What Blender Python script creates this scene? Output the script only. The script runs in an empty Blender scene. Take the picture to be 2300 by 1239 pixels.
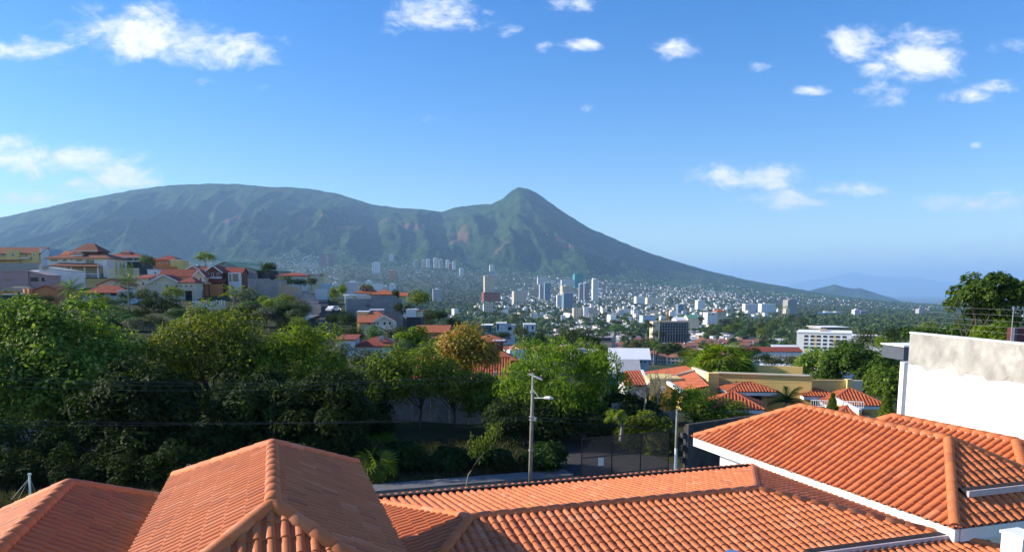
import bpy, math, random
import numpy as np
R = math.radians
random.seed(7); rng = np.random.default_rng(11)
scene = bpy.context.scene
C = scene.collection
# ------------------------------------------------------------------ camera
FPX, PX, PY, HOR, CZ = 1650.0, 1150.0, 862.0, 650.0, 12.0     # focal length and principal point in photo pixels
PITCH = math.atan((PY - HOR) / FPX)
cp, sp = math.cos(PITCH), math.sin(PITCH)
cam_d = bpy.data.cameras.new('camera')
cam = bpy.data.objects.new('camera', cam_d); C.objects.link(cam)
cam.location = (0, 0, CZ); cam.rotation_euler = (R(90) - PITCH, 0, 0)
cam_d.sensor_width = 36.0; cam_d.lens = 36.0 * FPX / 2300.0
cam_d.shift_y = (PY - 619.5) / 2300.0
cam_d.clip_start = 0.1; cam_d.clip_end = 120000
scene.camera = cam
# ------------------------------------------------------------------ light
SUN_AZ, SUN_EL = R(-82.0), R(24.0)            # azimuth from +Y towards +X
sun_dir = (math.sin(SUN_AZ) * math.cos(SUN_EL), math.cos(SUN_AZ) * math.cos(SUN_EL), math.sin(SUN_EL))
sl = bpy.data.lights.new('sun', 'SUN'); sl.energy = 5.0; sl.angle = R(0.53); sl.color = (1.0, 0.90, 0.74)
so = bpy.data.objects.new('sun', sl); C.objects.link(so)
so.rotation_euler = (R(90) - SUN_EL, 0, -SUN_AZ + R(180))
from mathutils import Vector, Matrix
so.rotation_euler = Vector(sun_dir).to_track_quat('Z', 'Y').to_euler()
scene.view_settings.view_transform = 'Standard'; scene.view_settings.look = 'None'
scene.view_settings.exposure = 0.82; scene.view_settings.gamma = 1.0
scene.render.engine = 'CYCLES'
cy = scene.cycles
cy.use_denoising = True; cy.max_bounces = 6; cy.diffuse_bounces = 3; cy.glossy_bounces = 2
cy.transmission_bounces = 2; cy.volume_bounces = 2; cy.transparent_max_bounces = 8
cy.caustics_reflective = False; cy.caustics_refractive = False
cy.use_adaptive_sampling = True; cy.adaptive_threshold = 0.015
try: cy.sample_clamp_indirect = 6.0
except Exception: pass
# ------------------------------------------------------------------ world: sky with clouds on direction
W = bpy.data.worlds.new('World'); scene.world = W; W.use_nodes = True
class NT:
    def __init__(s, tree): s.t = tree; s.n = tree.nodes; s.l = tree.links
    def node(s, typ, **kw):
        nd = s.n.new(typ)
        for k, v in kw.items(): setattr(nd, k, v)
        return nd
    def put(s, sock, v):
        if isinstance(v, bpy.types.NodeSocket): s.l.new(v, sock)
        else:
            try: sock.default_value = v
            except Exception: sock.default_value = (v, v, v)
    def m(s, op, a, b=0.0, c=0.0, clamp=False):
        nd = s.node('ShaderNodeMath', operation=op, use_clamp=clamp)
        s.put(nd.inputs[0], a); s.put(nd.inputs[1], b); s.put(nd.inputs[2], c); return nd.outputs[0]
    def vm(s, op, a, b=(0, 0, 0), out=0):
        nd = s.node('ShaderNodeVectorMath', operation=op)
        s.put(nd.inputs[0], a); s.put(nd.inputs[1], b); return nd.outputs['Value' if out == 'v' else 0]
    def noise(s, vec, scale, detail=4, rough=.55, dist=0.0):
        nd = s.node('ShaderNodeTexNoise'); nd.inputs['Scale'].default_value = scale
        nd.inputs['Detail'].default_value = detail; nd.inputs['Roughness'].default_value = rough
        nd.inputs['Distortion'].default_value = dist
        if vec is not None: s.l.new(vec, nd.inputs['Vector'])
        return nd.outputs['Fac']
    def ramp(s, fac, stops, interp='LINEAR'):
        nd = s.node('ShaderNodeValToRGB'); cr = nd.color_ramp; cr.interpolation = interp
        while len(cr.elements) < len(stops): cr.elements.new(.5)
        for e, (p, c) in zip(cr.elements, stops):
            e.position = p; e.color = (*c, 1) if len(c) == 3 else c
        s.l.new(fac, nd.inputs[0]); return nd.outputs[0]
    def mix(s, fac, a, b, blend='MIX'):
        nd = s.node('ShaderNodeMix', data_type='RGBA', blend_type=blend)
        s.put(nd.inputs[0], fac)
        for i, v in ((6, a), (7, b)):
            if isinstance(v, tuple) and len(v) == 3: v = (*v, 1)
            s.put(nd.inputs[i], v)
        return nd.outputs[2]
    def mr(s, v, a, b, c=0.0, d=1.0, smooth=False):
        nd = s.node('ShaderNodeMapRange', interpolation_type='SMOOTHSTEP' if smooth else 'LINEAR')
        for i, x in enumerate((v, a, b, c, d)): s.put(nd.inputs[i], x)
        return nd.outputs[0]
def build_world():
    W.node_tree.nodes.clear(); t = NT(W.node_tree)
    sky = t.node('ShaderNodeTexSky', sky_type='NISHITA'); sky.sun_disc = False
    sky.sun_elevation = SUN_EL; sky.sun_rotation = SUN_AZ % (2 * math.pi)
    sky.altitude = 700; sky.air_density = 1.15; sky.dust_density = 0.25; sky.ozone_density = 3.2
    hs = t.node('ShaderNodeHueSaturation'); hs.inputs['Saturation'].default_value = 1.38; hs.inputs['Hue'].default_value = .514
    t.l.new(sky.outputs[0], hs.inputs['Color'])
    d = t.node('ShaderNodeTexCoord').outputs['Generated']
    sx = t.node('ShaderNodeSeparateXYZ'); t.l.new(d, sx.inputs[0]); X, Y, Z = sx.outputs
    yy = t.m('MAXIMUM', Y, .05)
    s_ = t.m('DIVIDE', X, yy); e_ = t.m('DIVIDE', Z, yy)
    cb = t.node('ShaderNodeCombineXYZ'); t.put(cb.inputs[0], s_); t.put(cb.inputs[1], e_); g = cb.outputs[0]
    zz = t.m('ADD', t.m('MAXIMUM', Z, 0.0), .13)
    cb2 = t.node('ShaderNodeCombineXYZ'); t.put(cb2.inputs[0], t.m('DIVIDE', X, zz)); t.put(cb2.inputs[1], t.m('DIVIDE', Y, zz)); pl = cb2.outputs[0]
    # cloud banks: centre and radii as directions (tangents of azimuth and elevation)
    banks = [(330, 85, 215, 62, 1.0), (360, 40, 110, 50, .6), (520, 105, 140, 55, .8), (60, 110, 150, 30, .8), (200, 25, 60, 30, .4),
             (110, 365, 220, 52, 1.0), (240, 400, 150, 46, .9), (70, 445, 130, 24, .85), (40, 325, 110, 25, .7),
             (1000, 35, 130, 48, .95), (900, 62, 50, 22, .6), (1300, 12, 70, 28, .7), (1310, 101, 55, 20, .75), (1525, 112, 66, 30, .85),
             (1220, 105, 24, 18, .6), (1145, 72, 40, 20, .55), (1715, 150, 45, 20, .65), (1825, 202, 46, 14, .7),
             (1930, 95, 85, 46, .9), (2050, 140, 125, 62, 1.0), (2070, 85, 110, 36, .85), (1990, 210, 70, 40, .8), (2260, 192, 85, 22, .7),
             (2280, 100, 70, 34, .7), (2150, 218, 100, 20, .7), (1680, 400, 170, 40, .95), (1760, 450, 150, 32, .85), (1890, 430, 140, 26, .7), (2200, 455, 150, 30, .8), (1600, 380, 100, 24, .6),
             (955, 268, 60, 12, .55), (1320, 244, 34, 16, .6), (595, 198, 30, 12, .5), (2190, 326, 24, 10, .6), (1500, 525, 120, 14, .35), (1580, 545, 150, 12, .35),
             (2080, 570, 330, 34, .48), (2200, 545, 240, 18, .4), (150, 150, 120, 26, .35), (470, 183, 40, 12, .4)]
    acc = None
    for (u, v, ru, rv, k) in banks:
        x0 = (u - PX) / FPX
        yv = (PY - v) / FPX; fw = cp + yv * sp; el = (-sp + yv * cp) / fw
        dlt = t.vm('DIVIDE', t.vm('SUBTRACT', g, (x0 / fw, el, 0)), (ru * 1.15 / FPX, rv * 1.12 / FPX, 1))
        ln = t.vm('LENGTH', dlt, out='v')
        val = t.m('MULTIPLY', t.mr(ln, 1.25, 0.1, 0, 1, True), k)
        acc = val if acc is None else t.m('MAXIMUM', acc, val)
    front = t.mr(Y, .05, .25)
    acc = t.m('MULTIPLY', acc, front)
    # scattered clouds elsewhere round the sky
    gen = t.mr(t.noise(pl, .8, 2), .52, .72)
    away = t.m('MAXIMUM', t.mr(t.m('ABSOLUTE', s_), .72, .95), t.mr(Z, .42, .55)); away = t.m('MAXIMUM', away, t.mr(Y, .4, .1))
    acc = t.m('MAXIMUM', acc, t.m('MULTIPLY', gen, away))
    n1 = t.noise(t.vm('MULTIPLY', g, (1.0, 1.7, 1)), 13.0, 10, .64, .7)
    n2 = t.noise(pl, 2.6, 5, .6)
    n3 = t.noise(t.vm('MULTIPLY', g, (1.0, 2.0, 1)), 42.0, 6, .6, .4)
    nn = t.m('ADD', t.m('ADD', t.m('MULTIPLY', n1, .60), t.m('MULTIPLY', n2, .18)), t.m('MULTIPLY', n3, .22))
    den = t.m('ADD', t.m('MULTIPLY', acc, 1.28), t.m('MULTIPLY', t.m('SUBTRACT', nn, .565), 4.6))
    alpha = t.m('MULTIPLY', t.mr(den, .05, 1.15, 0, .90, True), t.mr(acc, .0, .30, 0, 1, True))
    thick = t.mr(den, .3, 1.1, .0, 1.0)
    low = t.mr(e_, .16, .02)
    white = t.mix(thick, (4.6, 5.2, 6.2), (6.4, 6.3, 6.2))
    white = t.mix(t.m('MULTIPLY', low, .75), white, (3.0, 3.9, 5.6))
    col = t.mix(alpha, hs.outputs[0], white)
    bg = t.node('ShaderNodeBackground'); t.l.new(col, bg.inputs[0]); bg.inputs[1].default_value = 0.114
    out = t.node('ShaderNodeOutputWorld'); t.l.new(bg.outputs[0], out.inputs[0])
build_world()
W.cycles.sampling_method = 'MANUAL'; W.cycles.sample_map_resolution = 512
# ------------------------------------------------------------------ pixel -> place helpers
def at(u, v, Y):
    "the point at depth Y that the photo shows at pixel (u, v)"
    x = (u - PX) / FPX; y = (PY - v) / FPX
    r = (x, cp + y * sp, -sp + y * cp); k = Y / r[1]
    return Vector((r[0] * k, Y, CZ + r[2] * k))
def proj(p):
    z = p[2] - CZ; f = p[1] * cp - z * sp
    if f < .05: return (1e6, 1e6)
    return (PX + FPX * p[0] / f, PY - FPX * (p[1] * sp + z * cp) / f)
# ------------------------------------------------------------------ materials
MATS = {}
def pm(name, col, var=.12, scale=3.0, rough=.85, bump=0.0, bscale=30.0, spec=.3, dirt=None, dscale=.6, rnd=0.0, wave=None, coords='Object'):
    "principled material: base colour with noise variation, optional stains, bump and corrugation"
    m = bpy.data.materials.new(name); m.use_nodes = True; MATS[name] = m
    t = NT(m.node_tree); b = t.n['Principled BSDF']
    b.inputs['Roughness'].default_value = rough; b.inputs['Specular IOR Level'].default_value = spec
    tc = t.node('ShaderNodeTexCoord').outputs[coords]
    f = t.noise(tc, scale, 5, .6)
    lo = tuple(c * (1 - var) for c in col); hi = tuple(min(1, c * (1 + var)) for c in col)
    c = t.mix(t.mr(f, .3, .7), lo, hi)
    if dirt:
        df = t.noise(tc, dscale, 6, .65, .5)
        c = t.mix(t.mr(df, .52, .72, 0, .8), c, dirt)
    if rnd:
        oi = t.node('ShaderNodeObjectInfo')
        hs = t.node('ShaderNodeHueSaturation'); t.l.new(c, hs.inputs['Color'])
        t.put(hs.inputs['Value'], t.mr(oi.outputs['Random'], 0, 1, 1 - rnd, 1 + rnd)); c = hs.outputs[0]
    t.l.new(c, b.inputs['Base Color'])
    hgt = None
    if bump: hgt = t.m('MULTIPLY', t.noise(tc, bscale, 4, .6), bump)
    if hgt is not None:
        bn = t.node('ShaderNodeBump'); bn.inputs['Strength'].default_value = .6; bn.inputs['Distance'].default_value = .05
        t.l.new(hgt, bn.inputs['Height']); t.l.new(bn.outputs[0], b.inputs['Normal'])
    return m
def attr_mat(name, rough=.85, attr='col', spec=.25, nscale=0, transl=0.0):
    "colour per face from the attribute 'col' (own colour of each piece)"
    m = bpy.data.materials.new(name); m.use_nodes = True; MATS[name] = m
    t = NT(m.node_tree); b = t.n['Principled BSDF']
    b.inputs['Roughness'].default_value = rough; b.inputs['Specular IOR Level'].default_value = spec
    a = t.node('ShaderNodeAttribute', attribute_name=attr); c = a.outputs['Color']
    if nscale:
        tc = t.node('ShaderNodeTexCoord').outputs['Object']
        c = t.mix(t.mr(t.noise(tc, nscale, 4), .3, .7, 0, .45), c, (.03, .035, .02))
    t.l.new(c, b.inputs['Base Color'])
    return m
def leaf_mat(name, cols, transl=.35, rough=.5, nscale=.35, rnd=.15, spec=.35):
    m = bpy.data.materials.new(name); m.use_nodes = True; MATS[name] = m
    t = NT(m.node_tree); b = t.n['Principled BSDF']
    b.inputs['Roughness'].default_value = rough; b.inputs['Specular IOR Level'].default_value = spec
    a = t.node('ShaderNodeAttribute', attribute_name='lv')                    # per-leaf random 0..1
    g = t.node('ShaderNodeNewGeometry')
    n = t.noise(g.outputs['Position'], nscale, 3, .6)
    f = t.m('ADD', t.m('MULTIPLY', a.outputs['Fac'], .6), t.m('MULTIPLY', t.mr(n, .3, .7), .4))
    k = len(cols); c = t.ramp(f, [((i + .5) / k, cc) for i, cc in enumerate(cols)])
    oi = t.node('ShaderNodeObjectInfo'); hs = t.node('ShaderNodeHueSaturation'); t.l.new(c, hs.inputs['Color'])
    t.put(hs.inputs['Value'], t.mr(oi.outputs['Random'], 0, 1, 1 - rnd, 1 + rnd))
    t.put(hs.inputs['Hue'], t.mr(oi.outputs['Random'], 0, 1, .5 - rnd * .12, .5 + rnd * .12)); c = hs.outputs[0]
    t.l.new(c, b.inputs['Base Color'])
    tr = t.node('ShaderNodeBsdfTranslucent'); c2 = t.mix(1.0, c, (1.5, 1.6, .6), 'MULTIPLY'); t.l.new(c2, tr.inputs[0])
    mx = t.node('ShaderNodeMixShader'); mx.inputs[0].default_value = transl
    t.l.new(b.outputs[0], mx.inputs[1]); t.l.new(tr.outputs[0], mx.inputs[2])
    t.l.new(mx.outputs[0], t.n['Material Output'].inputs[0])
    return m
# ------------------------------------------------------------------ mesh helpers
class MB:
    def __init__(s): s.v = []; s.f = []; s.c = []
    def add(s, vs, fs, col=None):
        n = len(s.v); s.v += [tuple(p) for p in vs]; s.f += [tuple(i + n for i in f) for f in fs]
        s.c += [col] * len(fs)
    def box(s, c, d, rz=0.0, col=None, top=True, bottom=True):
        x, y, z = d[0] / 2, d[1] / 2, d[2] / 2; ca, sa = math.cos(rz), math.sin(rz)
        vs = [(c[0] + i * x * ca - j * y * sa, c[1] + i * x * sa + j * y * ca, c[2] + k * z) for k in (-1, 1) for i, j in ((-1, -1), (1, -1), (1, 1), (-1, 1))]
        fs = [(0, 1, 5, 4), (1, 2, 6, 5), (2, 3, 7, 6), (3, 0, 4, 7)]
        if top: fs.append((4, 5, 6, 7))
        if bottom: fs.append((3, 2, 1, 0))
        s.add(vs, fs, col); return s
    def beam(s, p0, p1, w, h, col=None):
        "rectangular bar from p0 to p1, width w (horizontal), height h"
        p0, p1 = Vector(p0), Vector(p1); d = (p1 - p0).normalized()
        side = d.cross(Vector((0, 0, 1)));
        if side.length < 1e-4: side = Vector((1, 0, 0))
        side.normalize(); up = side.cross(d).normalized()
        vs = [q + side * i * w / 2 + up * j * h / 2 for q in (p0, p1) for i, j in ((-1, -1), (1, -1), (1, 1), (-1, 1))]
        s.add(vs, [(0, 1, 5, 4), (1, 2, 6, 5), (2, 3, 7, 6), (3, 0, 4, 7), (3, 2, 1, 0), (4, 5, 6, 7)], col); return s
    def tube(s, pts, rad, n=6, col=None, caps=True):
        pts = [Vector(p) for p in pts]; k0 = len(s.v); rings = []
        for i, p in enumerate(pts):
            d = (pts[min(i + 1, len(pts) - 1)] - pts[max(i - 1, 0)])
            d = d.normalized() if d.length > 1e-9 else Vector((0, 0, 1))
            a = d.cross(Vector((0, 0, 1)) if abs(d.z) < .9 else Vector((1, 0, 0))).normalized(); b = d.cross(a)
            r = rad[i] if hasattr(rad, '__len__') else rad
            rings.append([p + (a * math.cos(2 * math.pi * j / n) + b * math.sin(2 * math.pi * j / n)) * r for j in range(n)])
        vs = [q for ring in rings for q in ring]; fs = []
        for i in range(len(pts) - 1):
            for j in range(n):
                fs.append((i * n + j, i * n + (j + 1) % n, (i + 1) * n + (j + 1) % n, (i + 1) * n + j))
        if caps: fs += [tuple(range(n - 1, -1, -1)), tuple(range((len(pts) - 1) * n, len(pts) * n))]
        s.add(vs, fs, col); return s
    def build(s, name, mat, parent=None, smooth=False):
        me = bpy.data.meshes.new(name); me.from_pydata(s.v, [], s.f); me.update()
        if any(c is not None for c in s.c):
            at_ = me.color_attributes.new('col', 'FLOAT_COLOR', 'CORNER')
            arr = np.empty((len(me.loops), 4), np.float32); i = 0
            for f, c in zip(s.f, s.c):
                c = c or (.5, .5, .5); arr[i:i + len(f)] = (c[0], c[1], c[2], 1); i += len(f)
            at_.data.foreach_set('color', arr.ravel())
        if smooth: me.polygons.foreach_set('use_smooth', [True] * len(me.polygons))
        return link(name, me, mat, parent)
def link(name, me, mat, parent=None):
    o = bpy.data.objects.new(name, me); C.objects.link(o)
    if mat is not None:
        if len(me.materials) == 0: me.materials.append(MATS[mat] if isinstance(mat, str) else mat)
    if parent is not None:
        o.parent = parent; o.matrix_parent_inverse = PINV.get(parent.name) or Matrix()
    return o
PINV = {}
def tag(o, label, cat, group=None):
    o['label'] = label; o['category'] = cat
    if group: o['group'] = group
    return o
def struct(o): o['kind'] = 'structure'; return o
def stuff(o, label=None, cat=None):
    o['kind'] = 'stuff'
    if label: o['label'] = label; o['category'] = cat
    return o
def empty(name, label, cat, loc=(0, 0, 0), group=None, rz=0.0):
    e = bpy.data.objects.new(name, None); C.objects.link(e); e.location = loc; e.rotation_euler = (0, 0, rz); e.empty_display_size = .3
    e.matrix_basis = Matrix.Translation(loc) @ Matrix.Rotation(rz, 4, 'Z')
    return tag(e, label, cat, group)
def wchild(e):
    "children of e are given in world coordinates"
    PINV[e.name] = e.matrix_basis.inverted(); return e
def np_mesh(name, verts, faces_k, k, lv=None, col=None, smooth=False):
    "mesh from numpy arrays: all faces with k corners"
    me = bpy.data.meshes.new(name); nv = len(verts); nf = len(faces_k)
    me.vertices.add(nv); me.vertices.foreach_set('co', np.asarray(verts, np.float32).ravel())
    me.loops.add(nf * k); me.loops.foreach_set('vertex_index', np.asarray(faces_k, np.int32).ravel())
    me.polygons.add(nf); me.polygons.foreach_set('loop_start', np.arange(0, nf * k, k, dtype=np.int32))
    me.polygons.foreach_set('use_smooth', np.full(nf, bool(smooth)))
    me.update(calc_edges=True)
    if lv is not None:
        a = me.attributes.new('lv', 'FLOAT', 'FACE'); a.data.foreach_set('value', np.asarray(lv, np.float32))
    if col is not None:
        a = me.attributes.new('col', 'FLOAT_COLOR', 'FACE'); c4 = np.ones((nf, 4), np.float32); c4[:, :3] = col
        a.data.foreach_set('color', c4.ravel())
    return me
# ------------------------------------------------------------------ terrain
UT = np.array([-700, 0, 250, 500, 620, 700, 760, 850, 940, 1050, 1200, 1500, 1800, 2100, 2300, 3000], float)
YT = np.array([0, 60, 75, 100, 130, 150, 180, 210, 240, 270, 300, 340, 400, 550, 800, 1200, 1800, 2800, 4000, 5500], float)
_h = [-12, -12, -12, -11, -8, -7, -4.5, -2, 1, 5, 9, 10, 0, -25, -45, -50, -40, -10, 80, 200]
ZT = np.array([
    _h, _h, _h,
    [-12, -12, -12, -11, -8.5, -7.5, -5, -2.5, 0, 3.5, 6.5, 7, -2, -27, -45, -50, -40, -10, 80, 200],
    [-12, -12, -12, -11.5, -10, -9, -8, -4, 0, 3, 4, 2, -10, -32, -47, -50, -42, -12, 70, 200],
    [-12, -12, -12, -11.5, -10, -8.5, -6, -3, -1, -2, -5, -12, -20, -38, -50, -53, -45, -15, 60, 195],
    [-12, -12, -12, -12, -10.5, -9, -7, -4.5, -3, -4, -8, -14, -24, -41, -52, -55, -48, -18, 50, 185],
    [-12, -12, -12, -12, -11, -9.5, -7.5, -3.5, -3, -5, -9, -15, -26, -43, -54, -58, -52, -25, 35, 170],
    [-12, -12, -12.5, -13, -12.5, -12, -11, -10, -12, -15, -20, -25, -34, -47, -56, -60, -56, -35, 15, 150],
    [-12, -12, -13, -14, -14, -14, -14, -15, -18, -21, -25, -30, -37, -48, -56, -61, -60, -48, -10, 130],
    [-12, -12, -13, -15, -16, -17, -19, -21, -24, -27, -30, -34, -38, -48, -56, -62, -66, -62, -35, 100],
    [-12, -12, -13, -16, -19, -21.5, -25, -28, -31, -34, -37, -40, -43, -50, -57, -62, -70, -76, -52, 20],
    [-12, -12, -13, -15, -18, -20, -24, -27, -30, -33, -35, -38, -42, -49, -57, -63, -73, -90, -90, -60],
    [-12, -12, -12.5, -14, -17, -19, -22, -25, -28, -31, -33, -36, -40, -48, -57, -64, -76, -100, -118, -130],
    [-12, -12, -12, -13, -15, -17, -20, -23, -26, -29, -31, -34, -38, -47, -57, -65, -78, -105, -130, -155],
    [-12, -12, -12, -13, -15, -17, -20, -23, -26, -29, -31, -34, -38, -47, -57, -65, -78, -110, -140, -180]], float)
def zground(x, y):
    "height of the ground (world z), arrays allowed"
    x = np.asarray(x, float); y = np.asarray(y, float)
    u = np.clip(PX + FPX * x / np.maximum(y, 20.0), UT[0], UT[-1]); yy = np.clip(y, 0, 5500)
    i = np.clip(np.searchsorted(UT, u) - 1, 0, len(UT) - 2); j = np.clip(np.searchsorted(YT, yy) - 1, 0, len(YT) - 2)
    fu = (u - UT[i]) / (UT[i + 1] - UT[i]); fy = (yy - YT[j]) / (YT[j + 1] - YT[j])
    fu = fu * fu * (3 - 2 * fu)
    z = (ZT[i, j] * (1 - fu) + ZT[i + 1, j] * fu) * (1 - fy) + (ZT[i, j + 1] * (1 - fu) + ZT[i + 1, j + 1] * fu) * fy
    return z + CZ
def vnoise(x, y, seed=0):
    "cheap value noise"
    xi = np.floor(x).astype(np.int64); yi = np.floor(y).astype(np.int64); fx = x - xi; fy = y - yi
    def h(a, b):
        n = (a * 374761393 + b * 668265263 + seed * 1442695041) & 0x7fffffff
        n = ((n ^ (n >> 13)) * 1274126177) & 0x7fffffff
        return ((n ^ (n >> 16)) & 0xffff) / 65535.0
    fx = fx * fx * (3 - 2 * fx); fy = fy * fy * (3 - 2 * fy)
    return (h(xi, yi) * (1 - fx) + h(xi + 1, yi) * fx) * (1 - fy) + (h(xi, yi + 1) * (1 - fx) + h(xi + 1, yi + 1) * fx) * fy
def fbm(x, y, o=4, seed=0):
    s = 0; a = .5; t = 0
    for k in range(o):
        s = s + a * vnoise(x, y, seed + k); t += a; a *= .5; x = x * 2.03 + 17.1; y = y * 2.03 + 5.3
    return s / t
def grid_mesh(name, ux, ys, zf, mat):
    U, YY = np.meshgrid(ux, ys); X = (U - PX) / FPX * YY
    Z = zf(U, X, YY); n, m = U.shape
    V = np.stack([X, YY, Z], -1).reshape(-1, 3)
    i = np.arange(n - 1)[:, None] * m + np.arange(m - 1)[None, :]
    Fq = np.stack([i, i + 1, i + m + 1, i + m], -1).reshape(-1, 4)
    me = np_mesh(name, V, Fq, 4, smooth=True); return link(name, me, mat)
def ground_mat():
    m = bpy.data.materials.new('ground'); m.use_nodes = True; MATS['ground'] = m
    t = NT(m.node_tree); b = t.n['Principled BSDF']; b.inputs['Roughness'].default_value = .95; b.inputs['Specular IOR Level'].default_value = .1
    p = t.node('ShaderNodeNewGeometry').outputs['Position']
    sx = t.node('ShaderNodeSeparateXYZ'); t.l.new(p, sx.inputs[0])
    near = t.mix(t.mr(t.noise(p, .5, 6, .65), .35, .65), (.05, .045, .025), (.035, .06, .016))
    n2 = t.noise(p, .02, 8, .7); far = t.ramp(n2, [(.3, (.028, .05, .022)), (.46, (.045, .07, .03)), (.56, (.085, .085, .05)), (.68, (.16, .14, .11))])
    n3 = t.noise(p, .006, 4, .6); far = t.mix(t.mr(n3, .5, .65, 0, .6), far, (.03, .055, .024))
    c = t.mix(t.mr(sx.outputs[1], 90, 400), near, far); t.l.new(c, b.inputs['Base Color'])
    bn = t.node('ShaderNodeBump'); bn.inputs['Strength'].default_value = .5; bn.inputs['Distance'].default_value = 1.0
    t.l.new(t.noise(p, .3, 5), bn.inputs['Height']); t.l.new(bn.outputs[0], b.inputs['Normal'])
ground_mat()
ys = np.concatenate([[-40, -10, 5, 20, 35, 50], np.geomspace(60, 5500, 170)])
def zg(U, X, Y):
    z = zground(X, np.maximum(Y, 0)); amp = np.clip((Y - 150) / 2500, 0, 1)
    return z + amp * 14 * (fbm(X / 400, Y / 400, 4, 3) - .5)
gx = []
# plain sheet near the camera is wide enough in X too: columns as photo columns, well beyond the frame
struct(grid_mesh('ground', np.linspace(-700, 3000, 300), ys[5:], zg, 'ground'))
nb = MB(); nb.add([(-180, -60, -.004), (180, -60, -.004), (180, 50.5, -.004), (-180, 50.5, -.004)], [(0, 1, 2, 3)]); struct(nb.build('ground_near_houses', 'ground'))
# ------------------------------------------------------------------ volcano
SKY = np.array([(-700, 610), (-300, 560), (0, 497), (60, 486), (130, 470), (200, 455), (270, 443), (330, 432), (400, 424), (490, 420), (550, 421), (620, 428), (670, 428), (720, 433), (760, 440), (800, 452), (850, 466), (900, 472), (960, 476), (995, 480), (1030, 470), (1070, 465), (1105, 464), (1130, 453), (1148, 439), (1165, 430), (1185, 432), (1205, 440), (1230, 458), (1270, 485), (1320, 515), (1380, 540), (1450, 568), (1530, 593), (1600, 612), (1680, 630), (1760, 644), (1850, 660), (1950, 672), (2050, 680), (2130, 686), (2300, 694), (3000, 700)], float)
def volcano_z(U, X, Y):
    sv = np.interp(U, SKY[:, 0], SKY[:, 1])
    Rr = np.interp(U, [-700, 0, 600, 1000, 1165, 1400, 1800, 2300, 3000], [9800, 9600, 9300, 9300, 8500, 8600, 8400, 8000, 8000])
    zr = (650 - sv) / FPX * Rr + CZ
    zf = zground((U - PX) / FPX * 5500, 5500.0 * np.ones_like(U))
    t = (Y - 5500) / (Rr - 5500); tt = np.clip(t, 0, 1)
    rise = np.maximum(zr - zf, 0)
    z = zf + (zr - zf) * tt ** 1.45
    # gullies run down from the ridge: noise stretched down the slope, ridged
    gy = Y / 2600 + .9 * fbm(X / 2200, Y / 2600, 2, 8)
    g1 = 1 - np.abs(2 * fbm(X / 620 + .5 * gy, gy, 3, 21) - 1); g2 = 1 - np.abs(2 * fbm(X / 210 + gy, gy * 2.2, 3, 33) - 1)
    big = fbm(X / 1800, Y / 1500, 3, 41) - .5; g3 = 1 - np.abs(2 * fbm(X / 95 + gy * 2, gy * 4, 3, 37) - 1)
    env = np.clip(tt * 3.2, 0, 1) * np.clip((1 - tt) * 2.6, 0, 1)
    z = z + env * rise * (.29 * (g1 ** 1.5 - .66) + .13 * (g2 ** 1.5 - .65) + .06 * (g3 - .75) + .26 * big)
    # the spur that runs down to the left from the sharp peak, and the shoulder at its foot
    def spur(u0, t0, u1, t1, amp, wid):
        k = np.clip((t - t1) / (t0 - t1), 0, 1); uc = u1 + (u0 - u1) * k; inr = (t > t1 - .1) & (t < t0 + .03)
        return amp * np.exp(-((U - uc) / wid) ** 2) * np.where(inr, np.sin(np.pi * np.clip((t - t1 + .1) / (t0 - t1 + .13), 0, 1)) ** .6, 0)
    z = z + spur(1150, .97, 1010, .35, 120, 42) + spur(1175, .96, 1290, .25, 95, 40) + spur(960, .95, 900, .3, 80, 45) + spur(1180, .9, 1150, .3, 70, 25)
    z = z + spur(640, .95, 560, .25, 70, 60) + spur(330, .95, 250, .2, 70, 70) + spur(800, .95, 740, .25, 70, 50)
    z = z + (6 * (fbm(X / 60, Y / 60, 3, 55) - .5) * 2 + 10 * (fbm(X / 140, Y / 140, 3, 56) - .5)) * np.clip(tt * 6, 0, 1)
    back = np.clip(t - 1, 0, 2)
    z = np.where(t > 1, z - back * rise * 1.4 - back * 300, z)
    return z
def forest_mat(name, scale, soil, scars=()):
    m = bpy.data.materials.new(name); m.use_nodes = True; MATS[name] = m
    t = NT(m.node_tree); b = t.n['Principled BSDF']; b.inputs['Roughness'].default_value = .95; b.inputs['Specular IOR Level'].default_value = .05
    p = t.node('ShaderNodeNewGeometry').outputs['Position']
    n = t.noise(p, scale, 9, .68); c = t.ramp(n, [(.36, (.008, .024, .009)), (.5, (.024, .058, .014)), (.64, (.055, .10, .024))])
    fields = t.noise(p, scale * .22, 4, .55); c = t.mix(t.mr(fields, .55, .68, 0, .4), c, (.075, .12, .03))
    s = t.noise(p, scale * .3, 6, .62, .6); z = t.node('ShaderNodeSeparateXYZ'); t.l.new(p, z.inputs[0])
    c = t.mix(t.mr(s, .64, .72, 0, .6), c, soil)
    for q_, rr_ in scars:
        ln = t.vm('LENGTH', t.vm('DIVIDE', t.vm('SUBTRACT', p, q_), rr_), out='v'); k_ = t.m('ADD', t.mr(ln, 1.0, .0), t.m('MULTIPLY', t.m('SUBTRACT', t.noise(p, scale * 1.6, 6, .7), .5), 2.2)); c = t.mix(t.m('MULTIPLY', t.mr(k_, .25, .55, 0, .85), t.mr(ln, 1.6, 1.2)), c, soil)
    t.l.new(c, b.inputs['Base Color'])
    bn = t.node('ShaderNodeBump'); bn.inputs['Strength'].default_value = .9; bn.inputs['Distance'].default_value = 45.0
    t.l.new(t.noise(p, scale * 3.0, 7, .75), bn.inputs['Height']); t.l.new(bn.outputs[0], b.inputs['Normal'])
SC = []
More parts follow.
